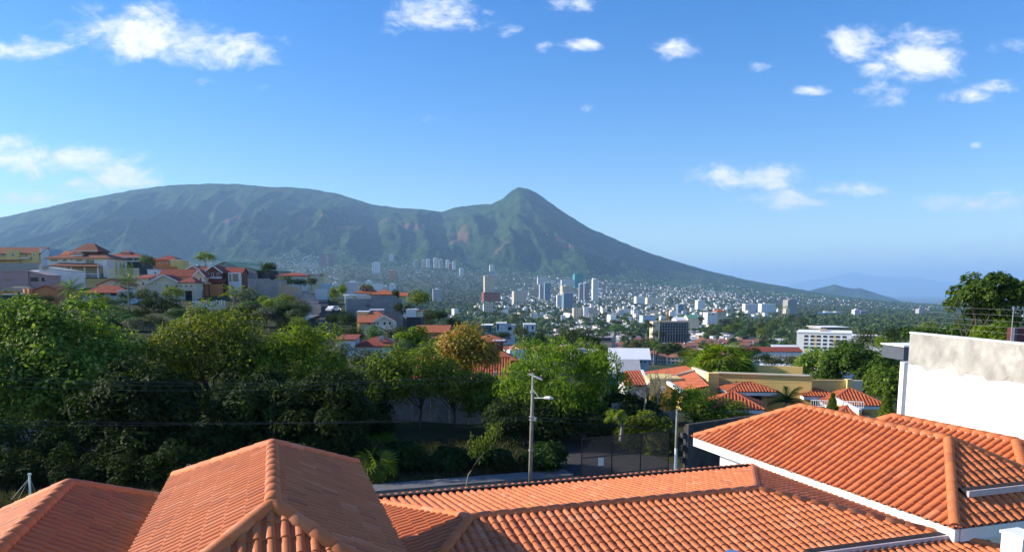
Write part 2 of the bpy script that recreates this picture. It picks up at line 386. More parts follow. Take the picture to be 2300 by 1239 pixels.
for (su, sv, sa, sb) in ((535, 497, 130, 120), (560, 522, 110, 170), (605, 525, 60, 90), (780, 512, 90, 70), (735, 487, 80, 50), (930, 515, 220, 90), (1035, 538, 150, 150), (1105, 500, 60, 120), (1175, 520, 60, 130), (1270, 548, 170, 110), (1320, 566, 200, 100), (1365, 582, 140, 70), (690, 500, 90, 70), (420, 545, 80, 60)):
    yy_ = np.linspace(5600, 9600, 400); xx_ = (su - PX) / FPX * yy_; zz_ = volcano_z(np.full(400, float(su)), xx_, yy_); vv_ = 650 - (zz_ - CZ) / yy_ * FPX; i_ = int(np.argmin(np.abs(vv_ - sv))); SC.append(((float(xx_[i_]), float(yy_[i_]), float(zz_[i_])), (sa, sb * 3.0, sb * 1.5)))
forest_mat('forest', .006, (.20, .11, .065), SC); forest_mat('far_forest', .006, (.2, .13, .09)); forest_mat('dry_hill', .004, (.34, .19, .12))
vy = np.concatenate([np.linspace(5500, 9900, 300), np.linspace(10000, 12500, 14)])
struct(grid_mesh('volcano', np.linspace(-500, 2800, 820), vy, volcano_z, 'forest'))
def range_(name, Y0, prof, base, mat, seed):
    pr_ = np.array(prof, float); us = np.linspace(pr_[0, 0], pr_[-1, 0], 140)
    yy = np.linspace(Y0 - 900 * Y0 / 12000, Y0 + 900 * Y0 / 12000, 24)
    def zf(U, X, Y):
        top = (650 - np.interp(U, pr_[:, 0], pr_[:, 1])) / FPX * Y0 + CZ; bs = (650 - base) / FPX * Y0 + CZ
        k = np.abs(Y - Y0) / (yy[-1] - Y0); r = np.clip(1 - k, 0, 1)
        return bs + (top - bs) * r + (fbm(X / 500, Y / 500, 4, seed) - .5) * (top - bs) * .5 * np.clip(r * 4, 0, 1) * np.clip((1 - r) * 3, 0, 1)
    struct(grid_mesh(name, us, yy, zf, mat))
range_('hill', 12500, [(1770, 668), (1800, 655), (1830, 646), (1850, 641), (1868, 637), (1890, 643), (1910, 646), (1925, 644), (1950, 652), (1975, 661), (2000, 668), (2030, 680)], 690, 'dry_hill', 71)
range_('mountain_range', 58000, [(1500, 690), (1620, 665), (1740, 645), (1800, 628), (1850, 622), (1880, 615), (1905, 609), (1940, 615), (1975, 619), (2030, 618), (2080, 625), (2130, 632), (2200, 645), (2300, 660), (2500, 690)], 700, 'far_forest', 77)
pb = MB(); pb.add([(-64000, 5400, -260), (64000, 5400, -260), (64000, 64800, -440), (-64000, 64800, -440)], [(0, 1, 2, 3)]); struct(pb.build('plain', 'ground'))
# ------------------------------------------------------------------ haze
def haze():
    m = bpy.data.materials.new('haze'); m.use_nodes = True; t = NT(m.node_tree); t.n.clear()
    v = t.node('ShaderNodeVolumePrincipled'); v.inputs['Color'].default_value = (.38, .645, 1.0, 1); v.inputs['Density'].default_value = 5.0e-5
    v.inputs['Anisotropy'].default_value = .1
    o = t.node('ShaderNodeOutputMaterial'); t.l.new(v.outputs[0], o.inputs['Volume'])
    b = MB(); b.box((0, 32000, 510), (130000, 66000, 1924)); ob = b.build('haze', m); stuff(ob, 'thin blue haze over the valley and the volcano', 'haze')
haze()
# ------------------------------------------------------------------ foreground: tiled houses on one street grid
TH = R(18.0); GA = Vector((math.sin(TH), -math.cos(TH), 0)); GB = Vector((math.cos(TH), math.sin(TH), 0))
def gp(a, b, z): return GA * a + GB * b + Vector((0, 0, CZ + z))       # grid place, z from the camera's height
def tile_material(name, attr, k=(1, 1, 1)):
    m = bpy.data.materials.new(name); m.use_nodes = True; MATS[name] = m
    t = NT(m.node_tree); b = t.n['Principled BSDF']; b.inputs['Roughness'].default_value = .62; b.inputs['Specular IOR Level'].default_value = .35
    r = t.node('ShaderNodeAttribute', attribute_name='lv').outputs['Fac'] if attr else t.node('ShaderNodeObjectInfo').outputs['Random']
    c = t.ramp(r, [(0.0, (.44, .13, .052)), (.05, (.48, .14, .053)), (.10, (.54, .158, .056)), (.5, (.58, .168, .054)), (.9, (.61, .182, .062)), (.98, (.64, .23, .10))])
    p = t.node('ShaderNodeNewGeometry').outputs['Position']
    n = t.noise(p, 2.2, 6, .65, .4); c = t.mix(t.mr(n, .5, .75, 0, .25), c, (.36, .13, .075))
    n2 = t.noise(p, 26, 4, .6); c = t.mix(t.mr(n2, .62, .75, 0, .30), c, (.62, .33, .22))
    n3 = t.noise(p, 9, 6, .7, 1.0); c = t.mix(t.mr(n3, .70, .80, 0, .35), c, (.22, .10, .07))
    c = t.mix(1.0, c, k, 'MULTIPLY'); t.l.new(c, b.inputs['Base Color']); t.put(b.inputs['Roughness'], t.mr(n2, .3, .7, .5, .8))
    bn = t.node('ShaderNodeBump'); bn.inputs['Strength'].default_value = .25; bn.inputs['Distance'].default_value = .01
    t.l.new(t.noise(p, 60, 3), bn.inputs['Height']); t.l.new(bn.outputs[0], b.inputs['Normal'])
tile_material('clay_tile', False); tile_material('clay_tile_joined', True); tile_material('old_tile', True, (.78, .68, .72))
pm('roof_deck', (.16, .06, .04), .2); pm('white_paint', (.80, .80, .79), .03, 1.2, .7, .3, 60, dirt=(.66, .65, .62), dscale=.9)
pm('mortar', (.62, .42, .33), .2, 8, .9, 1.0, 40); pm('gap_shade', (.025, .02, .02), .2); pm('flashing', (.50, .42, .44), .12, 6, .5, spec=.5)
def tile_template(P, E):
    "one barrel-and-pan tile: x across the slope, y down the slope, z out; lower edge lies on the next tile"
    prof = []
    for i in range(9):
        a = math.pi * i / 8; prof.append((.36 * P - .335 * P * math.cos(a), .30 * P * math.sin(a) ** .85))
    prof += [(.80 * P, -.018 * P), (P * 1.02, .0)]
    L = E + .05; up = [(x, 0, z * .93) for x, z in prof]; lo = [(.36 * P + (x - .36 * P) * 1.02, L, z * 1.02 + .018) for x, z in prof]; lip = [(x, L, z - .022) for x, y, z in lo]
    n = len(prof); v = up + lo + lip; f = []
    for i in range(n - 1): f += [(i, n + i, n + i + 1, i + 1), (n + i, 2 * n + i, 2 * n + i + 1, n + i + 1)]
    return [Vector(p) for p in v], f
TILES = {}
def clip_poly(pts, planes):
    for (nx, ny, d) in planes:
        out = []
        for i in range(len(pts)):
            p, q = pts[i], pts[(i + 1) % len(pts)]; a = nx * p[0] + ny * p[1] - d; b = nx * q[0] + ny * q[1] - d
            if a <= 0: out.append(p)
            if (a < 0 < b) or (b < 0 < a):
                k = a / (a - b); out.append(p + (q - p) * k)
        pts = out
        if len(pts) < 3: return []
    return pts
def cap_mesh(name, r, L):
    key = (name, r, L)
    if key in TILES: return TILES[key]
    b = MB(); n = 9; vs = []
    for y, rr, dz in ((0, r * .965, 0), (L + .03, r * 1.01, .008)):
        for i in range(n): a = math.pi * i / (n - 1); vs.append((rr * math.cos(a) * 1.05, y, rr * math.sin(a) * .95 - .03 + dz))
    for i in range(n): x, y, z = vs[n + i]; vs.append((x * .88, y, (z - .02) * .84 - .005))
    fs = []
    for i in range(n - 1): fs += [(i, i + 1, n + i + 1, n + i), (n + i, n + i + 1, 2 * n + i + 1, 2 * n + i)]
    me = bpy.data.meshes.new(name); me.from_pydata(vs, [], fs); me.polygons.foreach_set('use_smooth', [True] * len(fs)); me.update(); me.materials.append(MATS['clay_tile'])
    TILES[key] = me; return me
class TiledHouse:
    def __init__(s, name, label, P=.25, E=.33, loc=(0, 0, 0)):
        s.e = wchild(empty(name, label, 'house', loc)); s.P, s.E = P, E; s.cand = []; s.faces = []
    def face(s, pts, tile=True):
        "a roof slope; pts[0] -> pts[1] is its eave (seen from above, counter-clockwise)"
        P, E = s.P, s.E; pts = [Vector(p) for p in pts]
        e = (pts[1] - pts[0]).normalized(); n = (pts[1] - pts[0]).cross(pts[2] - pts[0]).normalized()
        if n.z < 0: n = -n
        d = e.cross(n).normalized()
        if d.z > 0: d = -d
        e = d.cross(n) * -1; e = n.cross(d) * -1 if False else d.cross(n)
        O = pts[0]; q = [((p - O).dot(e), (p - O).dot(d)) for p in pts]
        dk = MB(); dk.add([p - n * .03 for p in pts], [tuple(range(len(pts)))]); deck = dk.build('roof_slope', 'roof_deck', s.e)
        if not tile: return deck
        cx = sum(p[0] for p in q) / len(q); cyy = sum(p[1] for p in q) / len(q); planes = []
        for i in range(len(q)):
            (x0, y0), (x1, y1) = q[i], q[(i + 1) % len(q)]; nx, ny = (y1 - y0), -(x1 - x0); l = math.hypot(nx, ny)
            if l < 1e-6: continue
            nx, ny = nx / l, ny / l; dd = nx * x0 + ny * y0
            if nx * cx + ny * cyy > dd: nx, ny, dd = -nx, -ny, -dd
            if i == 0: dd += .07                                             # the eave course hangs over
            planes.append((nx, ny, dd))
        if (P, E) not in TILES:
            v, f = tile_template(P, E); me = bpy.data.meshes.new('roof_tile'); me.from_pydata(v, [], f)
            me.polygons.foreach_set('use_smooth', [True] * len(f)); me.update(); me.materials.append(MATS['clay_tile']); TILES[(P, E)] = (v, f, me)
            try: me.set_sharp_from_angle(angle=R(50))
            except Exception: pass
        V, Fc, me = TILES[(P, E)]
        M = Matrix(((e.x, d.x, n.x, O.x), (e.y, d.y, n.y, O.y), (e.z, d.z, n.z, O.z), (0, 0, 0, 1)))
        xs = [p[0] for p in q]; ysq = [p[1] for p in q]; y1 = max(ysq) + .07
        rows = int((y1 - min(ysq)) / E) + 2; c0 = int(math.floor(min(xs) / P)) - 1; c1 = int(math.ceil(max(xs) / P)) + 1
        for r in range(rows):
            y0 = y1 - (r + 1) * E - .02
            for c in range(c0, c1):
                x0 = c * P; jx, jy, jr = random.gauss(0, .003), random.gauss(0, .006), random.gauss(0, .004)
                cor = [(x0, y0), (x0 + P, y0), (x0 + P, y0 + E), (x0, y0 + E)]
                dist = [[a * x + b * y - k for (x, y) in cor] for (a, b, k) in planes]
                if any(min(w) > 0 for w in dist): continue
                T = M @ Matrix.Translation((x0 + jx, y0 + jy, 0)) @ Matrix.Rotation(jr, 4, 'Z')
                whole = all(max(w) < .01 for w in dist)
                if whole: s.cand.append((deck, me, T, None))
                else:
                    sh = [Vector((p.x + x0, p.y + y0, p.z)) for p in V]; pv, pf = [], []
                    for f in Fc:
                        pl = clip_poly([sh[i] for i in f], planes[1:] if r == 0 else planes)
                        if len(pl) >= 3: pf.append(tuple(range(len(pv), len(pv) + len(pl)))); pv += pl
                    if pf: s.cand.append((deck, None, M, (pv, pf)))
        return deck
    def caps(s, p0, p1, r=.12, L=.42, flip=False):
        "ridge or hip line from the top p0 to the bottom p1"
        p0, p1 = Vector(p0), Vector(p1); d = (p1 - p0); n = max(1, int(round(d.length / L))); L2 = d.length / n
        d.normalize(); x = d.cross(Vector((0, 0, 1))).normalized(); z = x.cross(d).normalized()
        me = cap_mesh('ridge_tile', r, round(L2, 3))
        for i in range(n):
            o = bpy.data.objects.new('ridge_tile', me); C.objects.link(o); o.parent = s.e
            p = p0 + d * (i * L2); y = d
            T = Matrix(((x.x, y.x, z.x, p.x), (x.y, y.y, z.y, p.y), (x.z, y.z, z.z, p.z + .035), (0, 0, 0, 1))) @ Matrix.Rotation(random.gauss(0, .006), 4, 'Z')
            o.matrix_basis = PINV[s.e.name] @ T
        b = MB(); b.beam(p0 + z * .0, p1 + z * .0, r * 1.7, .07); b.build('ridge_mortar', 'mortar', s.e)
    def finish(s, most=300, joined='clay_tile_joined'):
        def size(c):
            p = c[2] @ Vector((s.P / 2, s.E / 2, 0)) if c[3] is None else c[2] @ c[3][0][0]
            u, v = proj(p); vis = -10 < u < 2310 and 640 < v < 1249
            return (0 if vis else 1, (p - cam.location).length)
        s.cand.sort(key=size); seen = {}
        rest = {}
        for k, (deck, me, T, own) in enumerate(s.cand):
            if k < most:
                if own is None: m2 = me
                else:
                    m2 = bpy.data.meshes.new('roof_tile'); m2.from_pydata(own[0], [], own[1]); m2.polygons.foreach_set('use_smooth', [True] * len(own[1])); m2.materials.append(MATS['clay_tile'])
                o = bpy.data.objects.new('roof_tile', m2); C.objects.link(o); o.parent = deck; o.matrix_basis = T
            else: rest.setdefault(deck.name, (deck, []))[1].append((me, T, own))
        for deck, lst in rest.values():
            V, Fs, lv = [], [], []
            tv, tf, _ = TILES[(s.P, s.E)]
            for me, T, own in lst:
                pv, pf = (tv, tf) if own is None else own; k = len(V); r = random.random()
                V += [T @ p for p in pv]; Fs += [tuple(i + k for i in f) for f in pf]; lv += [r] * len(pf)
            m2 = bpy.data.meshes.new('roof_tiles'); m2.from_pydata([tuple(p) for p in V], [], Fs); m2.polygons.foreach_set('use_smooth', [True] * len(Fs)); m2.update()
            a = m2.attributes.new('lv', 'FLOAT', 'FACE'); a.data.foreach_set('value', lv)
            try: m2.set_sharp_from_angle(angle=R(50))
            except Exception: pass
            o = link('roof_tiles', m2, joined, deck); o['kind'] = 'stuff'
    def slab(s, name, a0, a1, b0, b1, z0, z1, mat):
        b = MB(); c = gp((a0 + a1) / 2, (b0 + b1) / 2, (z0 + z1) / 2); b.box(c, (abs(b1 - b0), abs(a1 - a0), abs(z1 - z0)), TH); return b.build(name, mat, s.e)
def hip(h, a0, a1, b0, b1, ze, zr, ra0, ra1, br, sides='LRNF', wall=None, cap=.12):
    "hip roof: far a0, near a1, left b0, right b1, eave ze, ridge zr from ra0 (far) to ra1 (near) at b = br"
    FL, FR, NL, NR = gp(a0, b0, ze), gp(a0, b1, ze), gp(a1, b0, ze), gp(a1, b1, ze); RF, RN = gp(ra0, br, zr), gp(ra1, br, zr)
    if 'L' in sides: h.face([FL, NL, RN, RF])
    if 'R' in sides: h.face([NR, FR, RF, RN])
    if 'N' in sides: h.face([NL, NR, RN])
    if 'F' in sides: h.face([FR, FL, RF])
    h.caps(RF, RN, cap)
    for p, q in ((RF, FL), (RF, FR), (RN, NL), (RN, NR)): h.caps(p, q, cap)
# right house: two hip roofs on white walls
h4 = TiledHouse('tiled_house', 'white house with orange hip roof beside the tall white wall', .25, .33, gp(-17, 17, -12))
hip(h4, -23.0, -12.2, 14.5, 19.5, -5.3, -3.94, -20.5, -14.7, 17.0)
hip(h4, -21.0, -13.0, 18.0, 22.4, -5.3, -4.30, -19.6, -15.2, 20.1)
h4.slab('fascia', -23.05, -12.15, 14.46, 14.60, -5.66, -5.36, 'white_paint'); h4.slab('fascia', -12.24, -12.12, 14.61, 19.45, -5.66, -5.36, 'white_paint')
h4.slab('soffit', -22.9, -12.3, 14.62, 19.3, -5.60, -5.50, 'white_paint')
h4.slab('wall', -22.2, -12.9, 15.05, 19.2, -12, -5.605, 'white_paint')
# mid slope gutter: solid near-black bar painted as the recess's shade, and pale board on the slope that faces the camera
def trough(h, p0, p1, w, up, hb=.15):
    p0, p1 = Vector(p0), Vector(p1)
    h_ = MB(); h_.beam(p0 + Vector((0, 0, .03)), p1 + Vector((0, 0, .03)), w, .17); h_.build('gutter_shade_bar', 'gap_shade', h.e)
    d = (p1 - p0).normalized(); s_ = d.cross(Vector((0, 0, 1))).normalized() * up
    g = MB(); g.beam(p0 + s_ * (w / 2 + .03) + Vector((0, 0, .03)), p1 + s_ * (w / 2 + .03) + Vector((0, 0, .03)), .07, hb); g.build('gutter_board', 'flashing', h.e)
k = .67; t1 = gp(-14.7 + 2.5 * k, 17.0 - 2.5 * k + .25, -3.94 - 1.36 * k); t2 = gp(-14.7 + 2.5 * k, 17.0 + 2.5 * k - .3, -3.94 - 1.36 * k)
trough(h4, t1, t2, .34, 1)
h4.finish()
# windows of the right house under its near eave
pm('glass_dark', (.10, .13, .12), .2, 1.0, .08, spec=.9); pm('frame_white', (.78, .78, .77), .03)
for b0, b1 in ((16.3, 17.3), (17.45, 18.7)):
    w = h4.slab('window', -12.9, -12.84, b0, b1, -8.0, -6.4, 'frame_white'); g = MB(); c = gp(-12.82, (b0 + b1) / 2, -7.2); g.box(c, (b1 - b0 - .14, .03, 1.46), TH); g.build('pane', 'glass_dark', w)
# middle house: low hip roof that runs under both neighbours
h3 = TiledHouse('tiled_house', 'low orange hip roof between two taller roofs, with gutter boards along it', .20, .33, gp(-15.5, 8, -12))
ar, zr, bl, br = -15.57, -5.1, 4.08, 11.68; tf, tb, tl, tr_ = .18, .13, .26, .185
dn = 3.9; zn = zr - tf * dn; rf = 4.15; zf_ = zr - tb * rf
J1, J2 = gp(ar, bl, zr), gp(ar, br, zr)
nl = gp(ar + dn, bl - tf * dn / tl, zn); nr_b = br + tf * dn / tr_
ql = gp(ar - rf, bl - tb * rf / tl, zf_); qr_b = br + tb * rf / tr_
h3.face([nl, gp(ar + dn, nr_b, zn), J2, J1])
h3.face([gp(ar - rf, qr_b, zf_), ql, J1, J2])
h3.face([gp(ar - rf, bl - tf * dn / tl, zn), nl, J1, ql])
h3.face([gp(ar + dn, nr_b, zn), gp(ar - rf, nr_b, zn), gp(ar - rf, qr_b, zf_), J2])
h3.caps(J1, J2, .11); h3.caps(J1, ql, .10); h3.caps(J1, nl, .12); h3.caps(J2, gp(ar - rf, qr_b, zf_), .10); h3.caps(J2, gp(ar + dn, nr_b, zn), .11)
k = 3.7; trough(h3, gp(ar - k, bl - tb * k / tl + .1, zr - tb * k), gp(ar - k, br + tb * k / tr_ - .15, zr - tb * k), .13, -1, .12)
k = 3.1; trough(h3, gp(ar + k, 10.7, zr - tf * k), gp(ar + k, br + tf * k / tr_ - .2, zr - tf * k), .20, 1)
h3.slab('wall', ar - 3.3, ar + 3.2, 1.9, 14.9, -12, -5.95, 'white_paint')
h3.finish()
# second house from the left: high ridge pointing at the camera
h2 = TiledHouse('tiled_house', 'tall orange roof with short ridge and shaded front hip', .185, .32, gp(-12.7, 0, -12))
hip(h2, -16.8, -8.6, -2.1, 1.68, -3.95, -3.0, -14.9, -10.6, -.1, cap=.115)
h2.slab('wall', -16.3, -9.1, -1.7, 1.3, -12, -4.05, 'white_paint'); h2.slab('fascia', -16.7, -8.7, -2.05, -1.95, -4.2, -4.0, 'white_paint'); h2.slab('fascia', -16.7, -8.7, 1.55, 1.64, -4.2, -4.0, 'white_paint')
h2.finish()
h1 = TiledHouse('tiled_house', 'low reddish roof partly shaded, beside the thin pale green mast', .20, .34, gp(-13, -4, -12))
hip(h1, -17.6, -7.6, -5.9, -1.75, -4.82, -3.7, -15.7, -9.6, -3.85, sides='LRF', cap=.12)
h1.slab('wall', -17.1, -8.0, -5.5, -1.72, -12, -4.95, 'white_paint')
h1.finish()
# neighbour house left of the frame: its gable keeps the sun off the edge of the low roof
# ------------------------------------------------------------------ tall white wall building on the right
wb = wchild(empty('white_building', 'tall white rendered wall with bare concrete parapet band', 'building', (18, 24, 0)))
pm('bare_concrete', (.36, .355, .335), .25, 1.6, .95, .6, 25, dirt=(.62, .61, .57), dscale=.8)
pm('bright_white', (.86, .86, .85), .02, .8, .8, .3, 50)
zt = -1.75
P0 = at(2045, 748, 28.9); P1 = at(2300, 775, 22.9); dv = (P1 - P0); dv.z = 0; dv.normalize(); nv = Vector((dv.y, -dv.x, 0))
if nv.x > 0: nv = -nv
ztop = P0.z; far = P0; nearp = P0 + dv * 11.0
def wall_prism(p, q, th, z0, z1):
    b = MB(); o = nv * -th
    vs = [(v.x, v.y, z) for z in (z0, z1) for v in (p, q, q + o, p + o)]
    b.add(vs, [(0, 1, 5, 4), (1, 2, 6, 5), (2, 3, 7, 6), (3, 0, 4, 7), (4, 5, 6, 7), (3, 2, 1, 0)]); return b
band = 1.22
body = wall_prism(P0 + dv * .0, nearp, 6, 0, ztop - band); body.build('wall', 'bright_white', wb)
# parapet band; the painted edge below it is ragged
b = MB(); n = 44; vs = []; L = (nearp - P0).length
for i in range(n + 1):
    p = P0 + dv * (L * i / n) + nv * .0; lowz = ztop - band + (.10 * math.sin(i * .9) + .08 * math.sin(i * 2.3 + 1) + random.uniform(-.05, .05)) - .02 * i / n
    q = p + nv * .012
    vs += [(q.x, q.y, lowz - .0), (q.x, q.y, ztop)]
fs = [(2 * i, 2 * i + 2, 2 * i + 3, 2 * i + 1) for i in range(n)]
b.add(vs, fs); b.build('parapet_band', 'bare_concrete', wb)
pp = wall_prism(P0 + nv * -.001, nearp + nv * -.001, .18, ztop - band + .001, ztop); pp.build('parapet', 'bare_concrete', wb)
cpg = wall_prism(P0 + nv * .03 - dv * .03, nearp + nv * .03, .24, ztop, ztop + .05); cpg.build('coping', 'bright_white', wb)
b = MB(); q = at(2031, 870, 29.4); b.beam(Vector((q.x, 29.4, 0)), Vector((q.x, 29.4, at(2031, 812, 29.4).z)), .3, .3); b.build('corner_strip', 'bright_white', wb)
# grey canopy beside it
pm('grey_paint', (.085, .10, .125), .1); g = MB(); c = at(2018, 790, 31.5); g.box(c + Vector((.35, 0, 0)), (1.25, 1.6, .55), R(4)); cn = g.build('canopy', 'grey_paint', wb)
g = MB(); g.box(c + Vector((.35, 0, .31)), (1.35, 1.7, .06), R(4)); g.build('canopy_edge', 'bright_white', cn)
# door on the roof top and fence wires above
pm('maroon', (.10, .03, .035), .1); d_ = at(2291, 756, 26); g = MB(); g.box(d_ + Vector((.25, .3, 0)), (.7, .5, .62)); rb = g.build('roof_box', 'maroon', wb); g = MB(); g.box(d_ + Vector((-.16, .04, 0)), (.1, .1, .66)); g.build('frame_post', 'grey_paint', rb)
fw = empty('electric_fence', 'thin wire fence on posts above the concrete parapet', 'fence'); pm('steel', (.30, .31, .33), .15, 5, .4, spec=.6)
base = Vector((P0.x, P0.y, ztop + .05)) - nv * .1
for t_ in (5.3, 10.4):
    p = base + dv * t_; b = MB(); b.tube([p, p + Vector((0, 0, 1.05))], .014, 5); b.box(p + Vector((0, 0, 1.07)), (.05, .05, .05)); b.build('post', 'steel', fw)
for k in range(5):
    z = .25 + k * .19; b = MB(); b.tube([base + dv * .1 + Vector((0, 0, z)), base + dv * 10.4 + Vector((0, 0, z))], .0022, 4); b.build('wire', 'steel', fw)
# white pillar at the lower right corner and blue tank lid at the lower edge
pl = wchild(empty('white_pillar', 'square white rendered pillar below the right roof', 'pillar', at(2286, 1239, 10.0))); c = at(2292, 1200, 10.2); b = MB(); b.box((c.x, c.y, c.z - 1.4), (.32, .32, 2.8), TH); b.build('shaft', 'bright_white', pl); b = MB(); b.box((c.x, c.y, c.z + .02), (.36, .36, .04), TH); b.build('cap', 'bright_white', pl)
pm('blue_plastic', (.13, .21, .40), .15, 4, .45); c = at(1645, 1258, 10.6); tk = wchild(empty('water_tank', 'blue tank lid poking above the lower tile roof edge', 'tank', (c.x, c.y, c.z - 2)))
b = MB(); b.tube([c + Vector((0, 0, -1.9)), c + Vector((0, 0, -.05)), c + Vector((0, 0, .06)), c + Vector((0, 0, .11))], [.30, .30, .22, .10], 14); b.build('tank_body', 'blue_plastic', tk); b = MB(); b.tube([c + Vector((0, 0, .11)), c + Vector((0, 0, .135))], .11, 12); b.build('lid', 'blue_plastic', tk)
# pale green mast with stays, vent pipe
pm('mint', (.45, .62, .56), .08); ms = wchild(empty('mast', 'thin pale green mast with wire stays behind the low roof', 'mast', at(66, 1110, 19))); p = at(66, 1064, 19); q = at(68, 1125, 19)
b = MB(); b.tube([q, p], .028, 6); b.build('pole', 'mint', ms); b = MB(); b.box(p, (.065, .065, .05)); b.build('cap', 'mint', ms)
for du in (-40, -25, 20):
    b = MB(); b.tube([p - Vector((0, 0, .1)), at(66 + du, 1120, 19)], .005, 4); b.build('stay_wire', 'steel', ms)
b = MB(); q = at(421, 1055, 17.5); b.tube([q, q + Vector((0, 0, .14)), q + Vector((.07, 0, .15)), q + Vector((.07, 0, .05))], .012, 5); o = b.build('vent_pipe', 'steel'); tag(o, 'small bent vent pipe on the far hip of the tall roof', 'pipe')
# ------------------------------------------------------------------ street, pavement, verge
pm('asphalt', (.045, .045, .048), .2, 4, .9, .6, 60, dirt=(.07, .068, .065)); pm('pavement', (.15, .15, .155), .15, 2, .9, .5, 40, dirt=(.11, .10, .09))
pm('old_concrete', (.30, .285, .26), .25, .8, .95, .8, 12, dirt=(.12, .11, .095), dscale=.5); pm('grey_block', (.27, .27, .28), .15, .8, .95, .6, 6, dirt=(.19, .18, .17))
def strip(name, a0, a1, b0, b1, z, mat, thick=0.0):
    b = MB(); q = [gp(a0, b0, 0), gp(a1, b0, 0), gp(a1, b1, 0), gp(a0, b1, 0)]
    if thick:
        vs = [(p.x, p.y, zz) for zz in (z - thick, z) for p in q]; b.add(vs, [(0, 1, 5, 4), (1, 2, 6, 5), (2, 3, 7, 6), (3, 0, 4, 7), (4, 5, 6, 7)])
    else: b.add([(p.x, p.y, z) for p in q], [(0, 1, 2, 3)])
    return struct(b.build(name, mat))
strip('road', -43.0, -33.0, -45, 60, .008, 'asphalt'); strip('pavement', -44.6, -43.0, -45, 18.2, .12, 'pavement', .14); strip('pavement_near', -33.0, -31.2, -45, 60, .12, 'pavement', .14)
strip('driveway', -56, -43.02, 18.4, 26.0, .016, 'asphalt')
# ------------------------------------------------------------------ vegetation
pm('bark', (.11, .085, .06), .3, 3, .95, 1.0, 20); pm('bark_pale', (.26, .23, .19), .25, 3, .95, 1.0, 20)
leaf_mat('leaf_teak', [(0.046, 0.085, 0.013), (0.091, 0.156, 0.021), (0.182, 0.247, 0.039), (0.338, 0.364, 0.078)], .42, .6, spec=.22)
leaf_mat('leaf_green', [(0.041, 0.077, 0.009), (0.092, 0.143, 0.014), (0.173, 0.224, 0.022), (0.294, 0.326, 0.036)], .42, .6, spec=.22)
leaf_mat('leaf_fresh', [(0.021, 0.057, 0.009), (0.046, 0.109, 0.014), (0.086, 0.172, 0.021), (0.144, 0.241, 0.034)], .42, .6, spec=.22)
leaf_mat('leaf_lime', [(00.053, 00.101, 00.009), (00.106, 00.170, 00.013), (00.170, 00.234, 00.017), (00.255, 00.319, 00.023)], .5, .6, spec=.22)
leaf_mat('leaf_dark', [(.010, .024, .006), (.018, .040, .009), (.030, .058, .012), (.048, .080, .018)], .30, .65, spec=.12)  # dark green, lowered further to put shade into the front bushes' leaves
leaf_mat('leaf_autumn', [(.13, .16, .02), (.27, .25, .03), (.42, .30, .045), (.46, .20, .04)], .35, .5)
leaf_mat('leaf_grey', [(.05, .07, .04), (.09, .115, .065), (.14, .16, .10), (.20, .21, .14)], .3, .6)
leaf_mat('leaf_far', [(.026, .055, .014), (.05, .09, .022), (.085, .13, .032), (.13, .17, .045)], .25, .6, rnd=.38)
leaf_mat('leaf_palm', [(0.052, 0.098, 0.018), (0.092, 0.149, 0.029), (0.149, 0.207, 0.034), (0.207, 0.253, 0.057)], .35, .35)
leaf_mat('grass_blade', [(.016, .026, .008), (.028, .036, .012), (.048, .048, .020), (.075, .062, .034)], .35, .6)  # dry grass tones lowered so the bank's shade is in the colour
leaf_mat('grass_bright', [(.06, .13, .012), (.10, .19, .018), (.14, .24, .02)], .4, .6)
def leaf_quads(P, N, size, asp=.5, jit=.35, droop=0.0, rs=None):
    "one folded rhombus per leaf at points P with normals N"
    r = rs or rng; n = len(P); N = N / np.maximum(np.linalg.norm(N, axis=1, keepdims=True), 1e-6)
    t = r.normal(size=(n, 3)); t -= (t * N).sum(1, keepdims=True) * N; t[:, 2] -= droop; t /= np.maximum(np.linalg.norm(t, axis=1, keepdims=True), 1e-6)
    b = np.cross(N, t); L = size * r.uniform(1 - jit, 1 + jit, (n, 1)); w = L * asp * .5
    V = np.stack([P - t * L * .5, P + b * w + N * L * .06, P + t * L * .5 - N * L * .05, P - b * w + N * L * .06], 1)
    return V.reshape(-1, 3), np.arange(n * 4).reshape(n, 4)
def crown_points(c, rad, nclump, n, inner=.25, r=None, cr=.42, flat=1.0, low=.25):
    r = r or rng; c = np.array(c, float); rad = np.array(rad, float)
    d = r.normal(size=(nclump * 3, 3)); d /= np.linalg.norm(d, axis=1, keepdims=True); d = d[(d[:, 2] > -.35) | (r.random(len(d)) < low)][:nclump]
    cc = c + d * rad * r.uniform(.35, .86, (len(d), 1)) ** .8; k = r.integers(0, len(cc), n)
    cs = r.uniform(.65, 1.3, len(cc)) * cr
    q = r.normal(size=(n, 3)); q /= np.linalg.norm(q, axis=1, keepdims=True); q[:, 2] = np.where(r.random(n) < .7, np.abs(q[:, 2]), q[:, 2])
    rr = np.where(r.random(n) < inner, r.uniform(.2, .8, n), r.uniform(.78, 1.06, n))[:, None]
    P = cc[k] + q * rr * ((rad.min() * .6 + rad.max() * .4) * cs[k][:, None]) * np.array([1, 1, flat])
    o = (P - c) / rad; return P, q * .8 + o * .3 + r.normal(size=(n, 3)) * .45 + np.array([0, 0, .35]), cc
